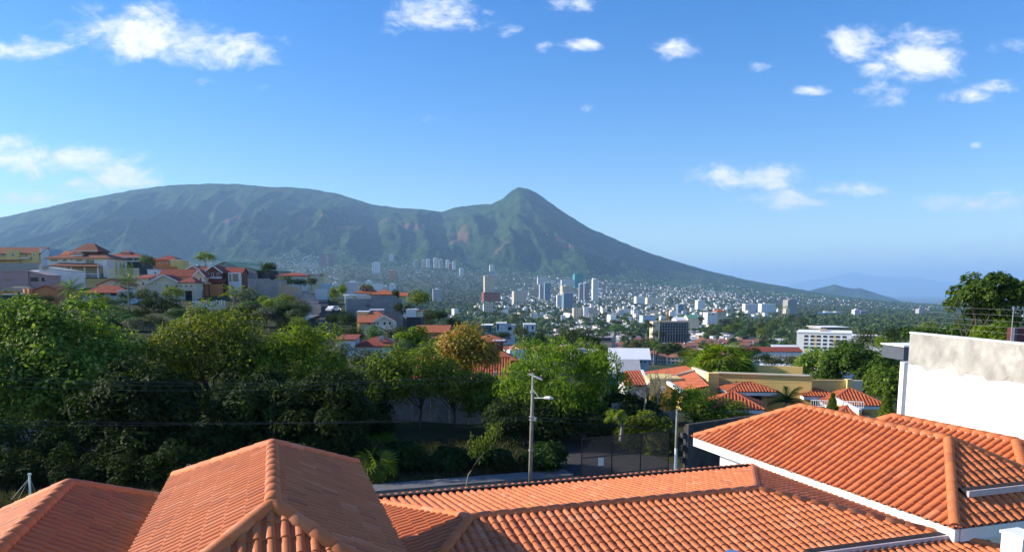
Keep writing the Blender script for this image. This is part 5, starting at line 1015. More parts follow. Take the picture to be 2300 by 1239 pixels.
def ohip(u0, u1, v, Y, D, rise, ridge, yaw, over=True):
    c = at((u0 + u1) / 2, v, Y); Wd = (u1 - u0) / FPX * Y / 2; M = Matrix.Translation(c) @ Matrix.Rotation(R(yaw), 4, 'Z'); f = lambda x, y, z: M @ Vector((x, y, z))
    a, b_, c_, d_ = f(-Wd, 0, 0), f(Wd, 0, 0), f(Wd, D, 0), f(-Wd, D, 0)
    i = min(D / 2, Wd) * .98; A, B = (f(-Wd + i, D / 2, rise), f(Wd - i, D / 2, rise)) if ridge == 'x' else (f(0, i, rise), f(0, D - i, rise))
    if ridge == 'x': oh.face([a, b_, B, A]); oh.face([c_, d_, A, B]); oh.face([d_, a, A]); oh.face([b_, c_, B])
    else: oh.face([a, b_, A]); oh.face([c_, d_, B]); oh.face([d_, a, A, B]); oh.face([b_, c_, B, A])
    for p, q in ((A, a), (B, b_), (A, B)) if ridge == 'x' else ((A, a), (A, b_), (A, B)):
        t = MB(); t.tube([p, q], .10, 6); t.build('hip_cap', 'roof_orange', oh.e)
    e_ = MB(); e_.box((c.x, c.y, c.z), (.01, .01, .01)); sl = MB(); P_ = [a, b_, c_, d_]; sl.add([p - Vector((0, 0, .06)) for p in P_] + [p - Vector((0, 0, .34)) for p in P_], [(0, 1, 2, 3), (7, 6, 5, 4), (0, 4, 5, 1), (1, 5, 6, 2), (2, 6, 7, 3), (3, 7, 4, 0)]); sl.build('eave_slab', 'trim_white', oh.e)
ohip(1580, 1716, 917, 57, 4.6, 1.0, 'x', -14); ohip(1634, 1744, 879, 62, 3.4, .55, 'x', -3); ohip(1860, 1992, 909, 60, 5.0, 1.05, 'x', -10); ohip(1806, 1882, 889, 63, 3.0, .5, 'x', -4); ohip(1884, 1952, 930, 55, 2.5, .5, 'x', -6)
obox('wall', 1590, 1704, 920, 990, 58.8, 4, 'wall_yellow', -14); obox('column', 1712, 1722, 880, 925, 62.6, .4, 'wall_ochre', 0); obox('column', 1652, 1672, 880, 925, 62.8, .4, 'wall_ochre', 0); obox('wall', 1672, 1712, 880, 925, 64.6, .3, 'wall_dark', 0); obox('wall', 1880, 1985, 909, 980, 61.5, 3, 'wall_yellow', -10); obox('wall', 1815, 1880, 892, 960, 64.5, .4, 'wall_dark', 0)
b = MB(); b.beam(at(1870, 894, 59), at(1932, 924, 54.5), .25, .35); b.build('garden_wall_coping', 'trim_white', oh.e); b = MB(); b.beam(at(1870, 906, 59), at(1932, 936, 54.5), .2, .8); b.build('garden_wall', 'wall_yellow', oh.e)
oh.finish(0, 'old_tile')
rl = empty('balcony_rail', 'white iron balcony rail between the small red roofs', 'railing'); 
for z_ in (898, 911): b = MB(); b.beam(at(1822, z_, 58), at(1940, z_ + 4, 56), .05, .05); b.build('rail', 'trim_white', rl)
for i in range(24): b = MB(); t_ = i / 23; b.beam(at(1822 + 118 * t_, 898 + 4 * t_, 58 - 2 * t_), at(1822 + 118 * t_, 911 + 4 * t_, 58 - 2 * t_), .035, .035); b.build('baluster', 'trim_white', rl)
# white sheds and roofs left of the ochre house
h = Hs('white_building', 'white building with pale sheet roofs behind bare tree', 1410, 862, 88, -8, cat='building'); h.block(h.X(1368), h.X(1462), 8, 18, -4, h.Z(818), 'wall_white', 'gable', 1.0, 'roof_white', .3); h.block(h.X(1386), h.X(1436), 1, 7.5, -4, h.Z(838), 'wall_grey', 'shed', .9, 'roof_grey', .2); h.block(h.X(1368), h.X(1385.5), 2, 9, -4, h.Z(842), 'wall_blue', 'shed', .9, 'roof_white', .2); h.box('teal_sheet', h.X(1370), h.X(1392), .5, .9, -3, h.Z(850), 'teal'); wins(h, ((1440, 1447), (1450, 1457)), 822, 828, 8)
gw = Hs('garden_wall', 'stained white garden wall running down below the bare tree', 1445, 985, 57, 10, cat='wall')
for i in range(5): gw.box('wall_panel', -2.6 + i * 1.05, -1.56 + i * 1.05, 0, .2, -1, 2.9 - i * .2, 'old_concrete')
# red roof in the trees at right
h = Hs('house', 'house with bright red sheet roof among the sunlit trees', 1905, 815, 120); h.block(h.X(1868), h.X(1935), 0, 7, -3, h.Z(808), 'wall_white', 'hip', 1.0, 'roof_red', .4)
# balustrade
bl_ = Hs('balustrade', 'white balustrade below the cream house', 470, 690, 180, cat='balustrade'); bl_.box('base', bl_.X(432), bl_.X(506), 0, .35, -2, bl_.Z(684), 'wall_cream')
for i in range(13): u = 434 + i * 5.8; bl_.box('baluster', bl_.X(u) - .16, bl_.X(u) + .16, .02, .33, bl_.Z(684) + .002, bl_.Z(675) + .12 * (i % 2), 'trim_white')
gz = Hs('pavilion', 'tiny white columned pavilion among the shrubs', 390, 693, 178, cat='pavilion'); gz.block(gz.X(384), gz.X(397), 0, 1.5, gz.Z(684), gz.Z(679), 'trim_white', 'none'); gz.box('roof', gz.X(366), gz.X(394), .5, 3, gz.Z(679) + .002, gz.Z(676), 'roof_brown'); gz.box('post', gz.X(387), gz.X(389), 0, .3, -1, gz.Z(684), 'trim_white')
# parked car on the hill road
cr_ = empty('parked_car', 'white car parked beside the hill road', 'car', at(749, 700, 176), None, R(70)); pm('car_white', (.72, .73, .75), .03, rough=.25, spec=.6); pm('tyre', (.02, .02, .02), .1)
b = MB(); prof = [(-2.1, .35), (-2.1, .8), (-1.5, .92), (-.9, 1.4), (.7, 1.42), (1.3, .95), (2.05, .8), (2.1, .35)]; n = len(prof); b.add([(x, y, z) for y in (-.8, .8) for x, z in prof], [tuple(range(n - 1, -1, -1)), tuple(range(n, 2 * n))] + [(i, (i + 1) % n, (i + 1) % n + n, i + n) for i in range(n)]); b.build('body', 'car_white', cr_)
for s_ in (-.81, .81): b = MB(); b.add([(-1.3, s_, .98), (1.05, s_, .98), (.6, s_ * .98, 1.35), (-.8, s_ * .98, 1.35)], [(0, 1, 2, 3)]); b.build('side_window', 'glass', cr_)
for x_ in (-1.3, 1.3):
    for s_ in (-.78, .78): b = MB(); b.tube([(x_, s_ - .1, .33), (x_, s_ + .1, .33)], .33, 12); b.build('wheel', 'tyre', cr_)
# ------------------------------------------------------------------ middle distance trees: shared crowns, every tree its own object
def proto_crown(seed, n, size, nclump, shape, asp=.55, trunk=True, cr=.5, mat='leaf_far'):
    "crown and trunk meshes of a tree 10 m high standing at the origin"
    r = np.random.default_rng(seed); rx, rz, cz = shape
    P, N, cc = crown_points((0, 0, cz), (rx, rx, rz), nclump, n, .2, r, cr); V, Fq = leaf_quads(P, N, size, asp, .4, .3, r)
    me = np_mesh('crown', V, Fq, 4, lv=r.random(n)); me.materials.append(MATS[mat]); b = limbs((0, 0, 0), cc, .18, cz * .7, 6, r)
    tm = bpy.data.meshes.new('trunk'); tm.from_pydata(b.v, [], b.f); tm.update(); tm.materials.append(MATS['bark']); return me, tm
SH = [(4.6, 4.0, 6.0), (3.6, 4.2, 5.8), (5.6, 3.2, 6.8), (2.6, 4.6, 5.4), (4.2, 3.6, 6.4)]
MIDP = [proto_crown(50 + i, 1900, .62, 22, SH[i % 5]) for i in range(5)]
for m_ in ('leaf_green', 'leaf_grey', 'leaf_dark', 'leaf_lime'): MIDP.append(proto_crown(60 + len(MIDP), 1900, .6, 22, SH[len(MIDP) % 5], mat=m_))
def mid_tree(u, vt, vb, wpx, Y, k, label, name='hillside_tree', group=None, cat='tree'):
    base = at(u, vb, Y); H = (vb - vt) / FPX * Y; Wd = wpx / FPX * Y; cm, tm = MIDP[k]; e = empty(name, label, cat, base, group)
    sh = SH[k % 5]; sz = H / (sh[1] + sh[2]); sx = Wd / (2 * sh[0] * 1.05); rz = Matrix.Rotation(random.uniform(0, 6.28), 4, 'Z')
    for nm, m_ in (('crown', cm), ('trunk', tm)):
        o = bpy.data.objects.new(nm, m_); C.objects.link(o); o.parent = e; o.matrix_basis = Matrix.Diagonal((sx, sx, sz, 1)) @ rz
    return e
GH = 'trees and shrubs on the hillside'
for (u, vt, vb, w, Y, k, lab) in (
    (462, 568, 598, 44, 285, 5, 'umbrella shaped tree standing alone on hill crest'), (603, 590, 632, 44, 240, 7, 'dark round tree beside the green roofed warehouse'), (330, 575, 606, 34, 275, 0, 'tree behind small white cube house'),
    (352, 585, 605, 26, 280, 7, 'dark bush left of the small orange house'), (560, 648, 705, 74, 190, 6, 'silvery grey crowned tree below the tall retaining wall'), (652, 692, 750, 70, 160, 6, 'grey green tree below the stepped wall'), (640, 662, 700, 60, 185, 5, 'green bush over the stepped wall'),
    (535, 690, 740, 80, 165, 7, 'dark shrub mass below the balustrade'), (600, 690, 745, 80, 160, 7, 'dark shrub mass beneath stepped wall'), (440, 700, 745, 110, 165, 7, 'dark shrubs under the balustrade'), (360, 668, 730, 90, 175, 7, 'dark shrubs beside tiny pavilion'), (330, 652, 690, 60, 185, 0, 'shrub in front of cream stepped house'), (390, 645, 685, 50, 186, 5, 'shrub with spiky top before the arched porch'), (285, 655, 690, 36, 184, 7, 'dark shrub by slim palm'),
    (752, 646, 690, 26, 195, 5, 'cypress shaped tree at the hill road'), (745, 705, 745, 30, 158, 7, 'dark bushes along the hill road verge'), (785, 700, 765, 44, 145, 7, 'dark tree left of the cream house'), (800, 735, 790, 40, 140, 7, 'dark tree at road foot'), (890, 650, 688, 20, 182, 7, 'slim dark cypress on the grey wall'),
    (938, 655, 702, 70, 172, 5, 'spreading tree at end of the grey wall'), (905, 680, 725, 50, 165, 7, 'dark tree beneath the grey wall corner'), (845, 735, 778, 56, 135, 0, 'round green tree under the cream house'), (890, 735, 785, 60, 132, 4, 'olive tinged tree beside the cream house'), (935, 735, 800, 80, 118, 8, 'bamboo like bright clump behind satellite dish'), (975, 762, 812, 60, 112, 5, 'leafy tree in front of the yellow house'), (905, 765, 815, 50, 112, 0, 'bush right of the satellite dish'),
    (770, 770, 820, 60, 105, 6, 'pale tree in front of small white house'), (700, 745, 800, 80, 120, 7, 'dark tree at lower end of the hill road'), (825, 790, 850, 90, 92, 0, 'leafy tree behind slender trees'), (905, 785, 840, 80, 92, 5, 'green tree left of pointed red roof'),
    (985, 698, 735, 50, 190, 7, 'dark tree beyond yellow house roof'), (1020, 715, 748, 44, 200, 4, 'brownish tree beyond yellow house'), (960, 700, 740, 40, 185, 0, 'tree beside white box house'), (700, 626, 650, 30, 225, 4, 'leafless looking tree beside ramp'), (640, 622, 655, 50, 215, 0, 'hedge tree at hill edge'), (675, 626, 655, 40, 218, 7, 'dark hedge by white bungalow'), (825, 640, 662, 36, 200, 8, 'bright tree behind hilltop house'), (770, 640, 668, 24, 190, 8, 'yellow green bush left of terrace beam'),
    (1090, 770, 835, 46, 108, 5, 'small tree before brick house wall'), (1130, 815, 850, 50, 100, 6, 'pale spiky shrub before brick house'), (1200, 745, 800, 60, 150, 7, 'dark tree right of brick house'), (1240, 755, 800, 60, 160, 0, 'tree behind the lime green tree'), (1280, 740, 790, 60, 190, 4, 'olive tree behind the lime green tree'), (1320, 745, 800, 70, 175, 7, 'dark tree left of the warehouse court'), (1355, 775, 820, 50, 150, 8, 'lime bush near the white sheet roofs'),
    (1450, 760, 800, 80, 230, 0, 'rounded tree left of tall palm'), (1500, 770, 815, 60, 220, 7, 'very dark round tree beyond paddle palm'), (1545, 785, 820, 60, 200, 7, 'dark tree behind the paddle palm'), (1700, 790, 835, 70, 110, 7, 'dark hedge behind ochre parapet'), (1740, 800, 835, 60, 120, 0, 'clipped hedge on the ochre terrace'), (1780, 800, 840, 50, 115, 4, 'hedge end behind ochre terrace'), (1690, 780, 812, 40, 180, 7, 'dark round tree right of the fan palm'),
    (1840, 790, 830, 60, 150, 5, 'tree left of the red sheet roof'), (1950, 745, 800, 70, 160, 0, 'tree before white apartment wing'), (1990, 755, 800, 70, 140, 5, 'green tree left of the white wall'), (2020, 735, 790, 70, 130, 7, 'dark tree behind grey canopy'), (2080, 725, 770, 60, 160, 5, 'tree behind parapet corner'), (1900, 765, 800, 60, 170, 4, 'olive tree below white apartment block'), (2160, 720, 765, 60, 120, 0, 'bush behind concrete parapet'),
    (1130, 745, 775, 50, 210, 7, 'dark tree before the modern glass house'), (1170, 735, 765, 40, 230, 0, 'tree between the two modern houses')):
    mid_tree(u, vt, vb, w, Y, k, lab, 'bush' if 'bush' in lab or 'shrub' in lab or 'hedge' in lab else 'hillside_tree', GH)
rh6 = np.random.default_rng(17)
for i in range(120):
    u = rh6.uniform(20, 700); v = rh6.uniform(680, 745); Y = float(np.interp(v, [650, 690, 735], [215, 178, 135])) * rh6.uniform(.96, 1.04)
    if 700 < u < 745 or (u > 600 and v < 700): continue
    hpx = rh6.uniform(20, 34)
    if (300 < u < 520 and v - hpx < 690) or v - hpx < 664: continue
    mid_tree(u, v - hpx, v + 4, hpx * rh6.uniform(1.3, 1.9), Y, int(rh6.choice([0, 1, 4, 5, 7, 7, 6])), 'leafy bush of the overgrown slope below hillside houses', 'slope_bush', 'bushes of the overgrown slope', 'bush')
# hedge columns on the hill
for i, u in enumerate((262, 272, 279, 288, 297)): conical('hedge_column', 'clipped green column tree in row above cream garden wall', u, 588 + (i % 2) * 3, 612, 11, 258, 70 + i, 'leaf_lime', 420)['group'] = 'clipped column trees'
# hillside palms
palm('coconut_palm', 'bushy coconut palm in front of terracotta house', at(162, 690, 165), 4.0, 3.6, 22, 'pin', 11, tr=.2, up=(-.3, 1.2)); palm('coconut_palm', 'slim coconut palm with pale trunk before the cream house', at(290, 695, 170), 6.6, 3.2, 20, 'pin', 12, tr=.14, up=(-.4, 1.2))
palm('coconut_palm', 'dark coconut palm below the brick house', at(525, 688, 190), 3.2, 3.4, 18, 'pin', 13, 'leaf_green', tr=.18, up=(-.2, 1.2)); palm('coconut_palm', 'tall palm in the middle of valley trees', at(1468, 815, 200), 4.5, 3.0, 18, 'pin', 14, tr=.2, up=(-.5, 1.2))
# ------------------------------------------------------------------ valley town
cols_wall = np.array([(.68, .68, .66), (.60, .58, .53), (.62, .55, .43), (.74, .74, .74), (.40, .41, .43), (.50, .40, .28), (.52, .56, .61)])
cols_roof = np.array([(.42, .42, .43), (.62, .62, .62), (.28, .12, .085), (.36, .16, .10), (.26, .25, .25), (.55, .53, .50), (.33, .20, .15)])
attr_mat('town', .85, spec=.15)
# house kinds: unit box 1 x 1 x 1 standing on z = 0
def unit_house(kind, wall, roof, i):
    b = MB(); wn = tuple(wall); rf_ = tuple(roof); gl = (.06, .07, .09)
    b.add([(-.5, -.5, -.8), (.5, -.5, -.8), (.5, .5, -.8), (-.5, .5, -.8), (-.5, -.5, .78), (.5, -.5, .78), (.5, .5, .78), (-.5, .5, .78)], [(0, 1, 5, 4), (1, 2, 6, 5), (2, 3, 7, 6), (3, 0, 4, 7)], wn)
    if kind == 'flat': b.add([(-.53, -.53, .78), (.53, -.53, .78), (.53, .53, .78), (-.53, .53, .78), (-.53, -.53, .9), (.53, -.53, .9), (.53, .53, .9), (-.53, .53, .9)], [(0, 1, 5, 4), (1, 2, 6, 5), (2, 3, 7, 6), (3, 0, 4, 7), (4, 5, 6, 7)], rf_)
    elif kind == 'gable': b.add([(-.55, -.55, .76), (.55, -.55, .76), (.55, .55, .76), (-.55, .55, .76), (-.55, 0, 1.1), (.55, 0, 1.1)], [(0, 1, 5, 4), (2, 3, 4, 5)], rf_); b.add([(-.5, -.5, .78), (-.5, .5, .78), (-.5, 0, 1.07), (.5, -.5, .78), (.5, .5, .78), (.5, 0, 1.07)], [(0, 2, 1), (3, 4, 5)], wn)
    else: b.add([(-.55, -.55, .76), (.55, -.55, .76), (.55, .55, .76), (-.55, .55, .76), (-.2, 0, 1.1), (.2, 0, 1.1)], [(0, 1, 5, 4), (2, 3, 4, 5), (3, 0, 4), (1, 2, 5)], rf_)
    for x in (-.36, -.06, .22):
        for z in ((.1, .3), (.48, .66)): b.add([(x, -.504, z[0]), (x + .16, -.504, z[0]), (x + .16, -.504, z[1]), (x, -.504, z[1])], [(0, 1, 2, 3)], gl)
    for y in (-.3, .12):
        for s in (-1, 1): b.add([(s * .504, y, .45), (s * .504, y + .2, .45), (s * .504, y + .2, .65), (s * .504, y, .65)], [(0, 1, 2, 3) if s > 0 else (3, 2, 1, 0)], gl)
    return b
KINDS = [('flat', 0, 1, 'white valley house with pale flat roof'), ('flat', 3, 0, 'white valley house with grey flat roof'), ('gable', 0, 2, 'white valley house with red gabled roof'), ('hip', 2, 3, 'cream valley house with orange hipped roof'), ('gable', 3, 0, 'white valley house with grey gabled roof'), ('flat', 2, 5, 'cream valley block with flat roof'), ('gable', 4, 4, 'grey valley shed with dark roof'), ('hip', 0, 2, 'white valley house with red hipped roof'), ('gable', 5, 3, 'tan valley house with orange gabled roof')]
UH = []
for i, (k, w, r2, lab) in enumerate(KINDS):
    b = unit_house(k, cols_wall[w], cols_roof[r2], i); o = b.build('valley_house', 'town'); UH.append((o.data, lab)); bpy.data.objects.remove(o)
r6 = np.random.default_rng(66)
def sample_town(n):
    "places spread evenly over the picture of the valley"
    u = r6.uniform(-60, 2360, n); t = r6.random(n)
    Y = 420 * (6200 / 420) ** (t ** .85); X = (u - PX) / FPX * Y; return u, X, Y
# clumps decide where there is wood and where there is town
def builtness(X, Y, u):
    f = fbm(X / (90 + Y * .11), Y / (160 + Y * .30), 3, 91)
    lim = .46 + .10 * np.clip((Y - 3800) / 1800, 0, 1) + np.where((u > 1560) & (u < 1800) & (Y < 1050) & (Y > 560), .16, 0) + np.where((Y > 900) & (Y < 1500) & (u > 850) & (u < 1450), .06, 0) - np.where((u > 1230) & (Y < 760), .20, 0) - np.where((u > 1230) & (Y < 1600), .05, 0)
    return f - lim
KEEP = []     # landmark footprints: (u0, u1, vtop, Y) keep the sight lines free
n = 24000; u, X, Y = sample_town(n); bu = builtness(X, Y, u); ok = (bu > -.02) & ~((u > 1335) & (u < 1740) & (Y < 775)) & ~((u < 880) & (Y < 900)) & ~((u < 1150) & (Y < 520)); u, X, Y = u[ok], X[ok], Y[ok]
# spacing on a grid so that houses do not stand in each other
cell = {}; keep = []
for i in range(len(X)):
    s = 13 + Y[i] * .0022; key = (int(X[i] // s), int(math.log(Y[i]) * 150), int(s)); 
    if key in cell: continue
    cell[key] = 1; keep.append(i)
u, X, Y = u[keep], X[keep], Y[keep]; Z = zground(X, Y); nH = len(X)
wid = r6.uniform(7, 13, nH) * (1 + np.where(r6.random(nH) < .10, r6.uniform(.6, 2.6, nH), 0)); dep = r6.uniform(8, 14, nH); wid *= np.interp(Y, [1500, 4500], [1, .72]); dep *= np.interp(Y, [1500, 4500], [1, .72]); hgt = np.interp(Y, [1500, 4500], [1, .7]) * r6.uniform(3.5, 7.5, nH) + np.where(r6.random(nH) < .07, r6.uniform(4, 14, nH), 0); wid = np.where(Y < 1300, np.minimum(wid, 13), wid); hgt = np.where(Y < 1300, np.minimum(hgt, 7), hgt); yaw = r6.normal(.25, .25, nH) + np.where(r6.random(nH) < .5, math.pi / 2, 0); kd = np.where(hgt > 8.5, r6.choice([0, 1, 5], nH), r6.integers(0, len(KINDS), nH))
pxs = wid * hgt / Y ** 2; inview = (u > -10) & (u < 2310) & (Y > 430); order = np.argsort(-pxs * inview)
# streets of row houses below the unfinished building
rows_ = []
for yy_ in (455, 490, 530, 575, 625, 680, 740):
    for uu_ in np.arange(1345, 1730, 15 * 600 / yy_ + 9): rows_.append((uu_ + r6.normal() * 2, yy_ + r6.normal() * 4))
for (uu_, yy_) in rows_:
    x_ = (uu_ - PX) / FPX * yy_; me, lab = UH[int(r6.choice([2, 3, 7, 8, 2, 3, 7, 0]))]; o = bpy.data.objects.new('row_house', me); C.objects.link(o); z_ = float(zground(x_, yy_))
    o.matrix_basis = Matrix.Translation((x_, yy_, z_ + .3)) @ Matrix.Rotation(-.2 + r6.normal() * .05, 4, 'Z') @ Matrix.Diagonal((r6.uniform(6, 8.5), 8, r6.uniform(4.5, 7), 1)); tag(o, lab.replace('valley', 'row') + ' in streets below the unfinished building', 'house', 'row houses below the unfinished building')
for i in order[:300 - len(rows_)]:
    me, lab = UH[kd[i]]; o = bpy.data.objects.new('valley_house', me); C.objects.link(o)
    o.matrix_basis = Matrix.Translation((X[i], Y[i], Z[i] + .3)) @ Matrix.Rotation(yaw[i], 4, 'Z') @ Matrix.Diagonal((wid[i], dep[i], hgt[i], 1)); tag(o, lab + ' in the valley town', 'house', 'houses of the valley town')
def far_town(idx, name, label):
    V, Fq, cl = [], [], []
    base = np.array([(-.5, -.5, -.5), (.5, -.5, -.5), (.5, .5, -.5), (-.5, .5, -.5), (-.5, -.5, 1), (.5, -.5, 1), (.5, .5, 1), (-.5, .5, 1)]); fq = np.array([(0, 1, 5, 4), (1, 2, 6, 5), (2, 3, 7, 6), (3, 0, 4, 7), (4, 5, 6, 7)])
    for j, i in enumerate(idx):
        c, s = math.cos(yaw[i]), math.sin(yaw[i]); q = base * (wid[i], dep[i], hgt[i]); x = q[:, 0] * c - q[:, 1] * s + X[i]; y = q[:, 0] * s + q[:, 1] * c + Y[i]; z = q[:, 2] + Z[i]
        if kd[i] in (2, 3, 4, 7, 8): m_ = (x[4:] + np.roll(x[4:], 1)) / 2; x[4:] = x[4:] + (x[4:].mean() - x[4:]) * .45; y[4:] = y[4:] + (y[4:].mean() - y[4:]) * .45
        V.append(np.stack([x, y, z], -1)); Fq.append(fq + 8 * j); w = cols_wall[KINDS[kd[i]][1]] * r6.uniform(.8, 1.15); cl += [w] * 4 + [cols_roof[KINDS[kd[i]][2]] * r6.uniform(.85, 1.15)]
    stuff(link(name, np_mesh(name, np.concatenate(V), np.concatenate(Fq), 4, col=np.clip(np.array(cl), 0, .85)), 'town'), label, 'buildings')
far_town(order[300 - len(rows_):], 'far_town', 'countless tiny far houses across the valley')
# hillside settlement on the volcano foot
# ------------------------------------------------------------------ valley trees
FT = []
for i in range(6):
    r = np.random.default_rng(200 + i); sh = SH[i % 5]; P, N, cc = crown_points((0, 0, sh[2] - 1.2), (sh[0], sh[0], sh[1]), 14, 420, .15, r, .55); V, Fq = leaf_quads(P, N, 1.35, .7, .4, .2, r); me = np_mesh('valley_tree', V, Fq, 4, lv=r.random(420)); me.materials.append(MATS['leaf_far']); FT.append(me)
nt = 19000; u, X2, Y2 = sample_town(nt); bu = builtness(X2, Y2, u); ok = ((bu < .03) | (r6.random(nt) < np.where((u > 1230) & (Y2 < 800), .22, .45))) & ~((u < 880) & (Y2 < 800)) & ~((u < 1150) & (Y2 < 470)); u, X2, Y2 = u[ok], X2[ok], Y2[ok]; Z2 = zground(X2, Y2); sc_ = r6.uniform(.6, 1.25, len(X2)) * (1 + np.clip(Y2 / 9000, 0, .5))
ordt = np.argsort(Y2 - 5000 * ((u > 0) & (u < 2300))); shapes_t = ['broad crowned', 'tall oval', 'wide spreading', 'narrow upright', 'rounded', 'full crowned']
gap = (u > 1350) & (u < 1720) & (Y2 < 780) & (r6.random(len(u)) < .82); ordt = ordt[~gap[ordt]]
for i in ordt[:300]:
    k = int(r6.integers(0, 6)); o = bpy.data.objects.new('valley_tree', FT[k]); C.objects.link(o); o.matrix_basis = Matrix.Translation((X2[i], Y2[i], Z2[i])) @ Matrix.Rotation(r6.uniform(0, 6.28), 4, 'Z') @ Matrix.Scale(sc_[i] * 1.05, 4); tag(o, shapes_t[k] + ' tree among the roofs of the valley town', 'tree', 'trees of the valley town')
LO = []
for i in range(5):
    r = np.random.default_rng(300 + i); sh = SH[i]; d = r.normal(size=(46, 3)); d /= np.linalg.norm(d, axis=1, keepdims=True); d[:, 2] = np.abs(d[:, 2]) * 1.1 - .25; P = np.array((0, 0, sh[2] - 1.8)) + d * np.array((sh[0], sh[0], sh[1])) * r.uniform(.7, 1.05, (46, 1)); V, Fq = leaf_quads(P, d + r.normal(size=d.shape) * .3, 3.6, .8, .3, 0, r); LO.append(V)
Vs, lv = [], []
for i in ordt[300:]:
    V = LO[int(r6.integers(0, 5))]; a = r6.uniform(0, 6.28); c, s = math.cos(a), math.sin(a); k = sc_[i] * 1.1; Vs.append(np.stack([(V[:, 0] * c - V[:, 1] * s) * k + X2[i], (V[:, 0] * s + V[:, 1] * c) * k + Y2[i], V[:, 2] * k + Z2[i]], -1)); q = r6.random(); lv.append(np.clip(q * .6 + r6.random(46) * .4, 0, 1))
Vs = np.concatenate(Vs); stuff(link('far_woods', np_mesh('far_woods', Vs, np.arange(len(Vs)).reshape(-1, 4), 4, lv=np.concatenate(lv)), 'leaf_far'), 'countless far trees filling the valley between buildings', 'trees')
# ------------------------------------------------------------------ landmark buildings of the town
def wgrid(name, wall, glass, fw, fh, hor=.5, ver=.5):
    "facade whose windows are too small to pick apart: rows of panes in the wall colour"
    m = bpy.data.materials.new(name); m.use_nodes = True; MATS[name] = m; t = NT(m.node_tree); b = t.n['Principled BSDF']; b.inputs['Roughness'].default_value = .7
    tc = t.node('ShaderNodeTexCoord').outputs['Object']; sx = t.node('ShaderNodeSeparateXYZ'); t.l.new(tc, sx.inputs[0]); h_ = t.m('ADD', sx.outputs[0], sx.outputs[1])
    a = t.m('GREATER_THAN', t.m('FRACT', t.m('DIVIDE', h_, fw)), 1 - ver); c = t.m('GREATER_THAN', t.m('FRACT', t.m('DIVIDE', sx.outputs[2], fh)), 1 - hor)
    n = t.node('ShaderNodeNewGeometry'); nz = t.node('ShaderNodeSeparateXYZ'); t.l.new(n.outputs['Normal'], nz.inputs[0]); side = t.m('LESS_THAN', t.m('ABSOLUTE', nz.outputs[2]), .5)
    t.l.new(t.mix(t.m('MULTIPLY', t.m('MULTIPLY', a, c), side), wall, glass), b.inputs['Base Color']); return m
wgrid('fac_white', (.68, .68, .67), (.16, .20, .26), 4, 3.2, .45, .55); wgrid('fac_cream', (.62, .54, .40), (.18, .15, .13), 4, 3.2, .5, .6); wgrid('fac_pink', (.34, .20, .19), (.14, .10, .12), 4, 3.2, .45, .5); wgrid('fac_glass', (.20, .28, .34), (.10, .16, .22), 3, 3.4, .7, .85); wgrid('fac_dark', (.30, .32, .36), (.08, .10, .14), 5, 3.2, .6, .7); wgrid('fac_teal', (.04, .30, .30), (.03, .24, .26), 6, 3.4, .6, .8); wgrid('fac_grey', (.42, .43, .45), (.18, .20, .24), 4, 3.2, .5, .6)
def tower(label, u0, u1, vt, vb, Y, mat, D=None, yaw=10, slabs=0, cap=None, slabmat='trim_white', cat='building', name='tower_block', fins=0, plant=True):
    h = Hs(name, label, (u0 + u1) / 2, vb, Y, yaw, cat); Wd = (u1 - u0) * h.k * .93; D = D or Wd * .9; H = h.Z(vt); x0, x1 = -Wd / 2, Wd / 2
    h.box('shaft', x0, x1, 0, D, -12, H, mat); h.box('roof', x0 - .3, x1 + .3, -.3, D + .3, H + .002, H + 1.0, cap or 'trim_white')
    if plant: h.box('roof_house', x0 + Wd * .3, x1 - Wd * .3, D * .3, D * .7, H + 1.002, H + 3.6, cap or 'trim_white')
    for i in range(slabs): z = H * (i + 1) / (slabs + 1); h.box('floor_slab', x0 - .5, x1 + .5, -.5, D + .5, z - .35, z + .35, slabmat)
    for i in range(fins): x = x0 + Wd * (i + .5) / fins; h.box('fin', x - Wd * .06, x + Wd * .06, -.8, 0, -6, H + .5, slabmat)
    return h
tower('tall unfinished cream tower with open floors', 1088, 1113, 621, 668, 2300, 'fac_cream', slabs=13, slabmat='wall_cream', cap='wall_tan'); tower('low dark podium at foot of the unfinished cream tower', 1085, 1125, 657, 668, 2280, 'wall_brick', cap='wall_dark', plant=False)
tower('broad cream apartment block with vertical piers', 1153, 1184, 655, 672, 2350, 'fac_cream', fins=7, slabmat='wall_cream', plant=False); tower('slanted pale glass office tower', 1212, 1224, 640, 664, 2500, 'fac_grey', plant=False); tower('taller glass office tower joined to slanted one', 1223, 1237, 637, 664, 2480, 'fac_glass', cap='roof_grey')
tower('teal screened tower on the far avenue', 1290, 1310, 616, 640, 3300, 'fac_teal', cap='teal', slabs=5, slabmat='teal'); tower('cream topped square hotel block', 1262, 1289, 643, 672, 2200, 'fac_cream', cap='wall_cream'); tower('white narrow block at left of the hotel', 1251, 1262, 663, 680, 2100, 'fac_white'); tower('blue glass base block of the hotel', 1265, 1288, 658, 682, 2120, 'fac_glass', plant=False)
tower('grey glass twin tower with dark stripes', 1301, 1311, 638, 665, 2600, 'fac_dark'); tower('second grey glass twin tower', 1312, 1323, 636, 665, 2620, 'fac_dark'); tower('tallest slim white tower right of the twin towers', 1331, 1345, 628, 666, 2550, 'fac_white', slabs=9)
tower('beige institutional block with white stair core', 1286, 1345, 692, 712, 1500, 'fac_cream', D=14, plant=False, cap='roof_grey'); tower('white stair core of the beige block', 1311, 1323, 691, 708, 1490, 'wall_white', plant=False); tower('small cream block alone among trees', 1086, 1108, 682, 695, 1700, 'fac_cream', plant=False, cap='roof_green')
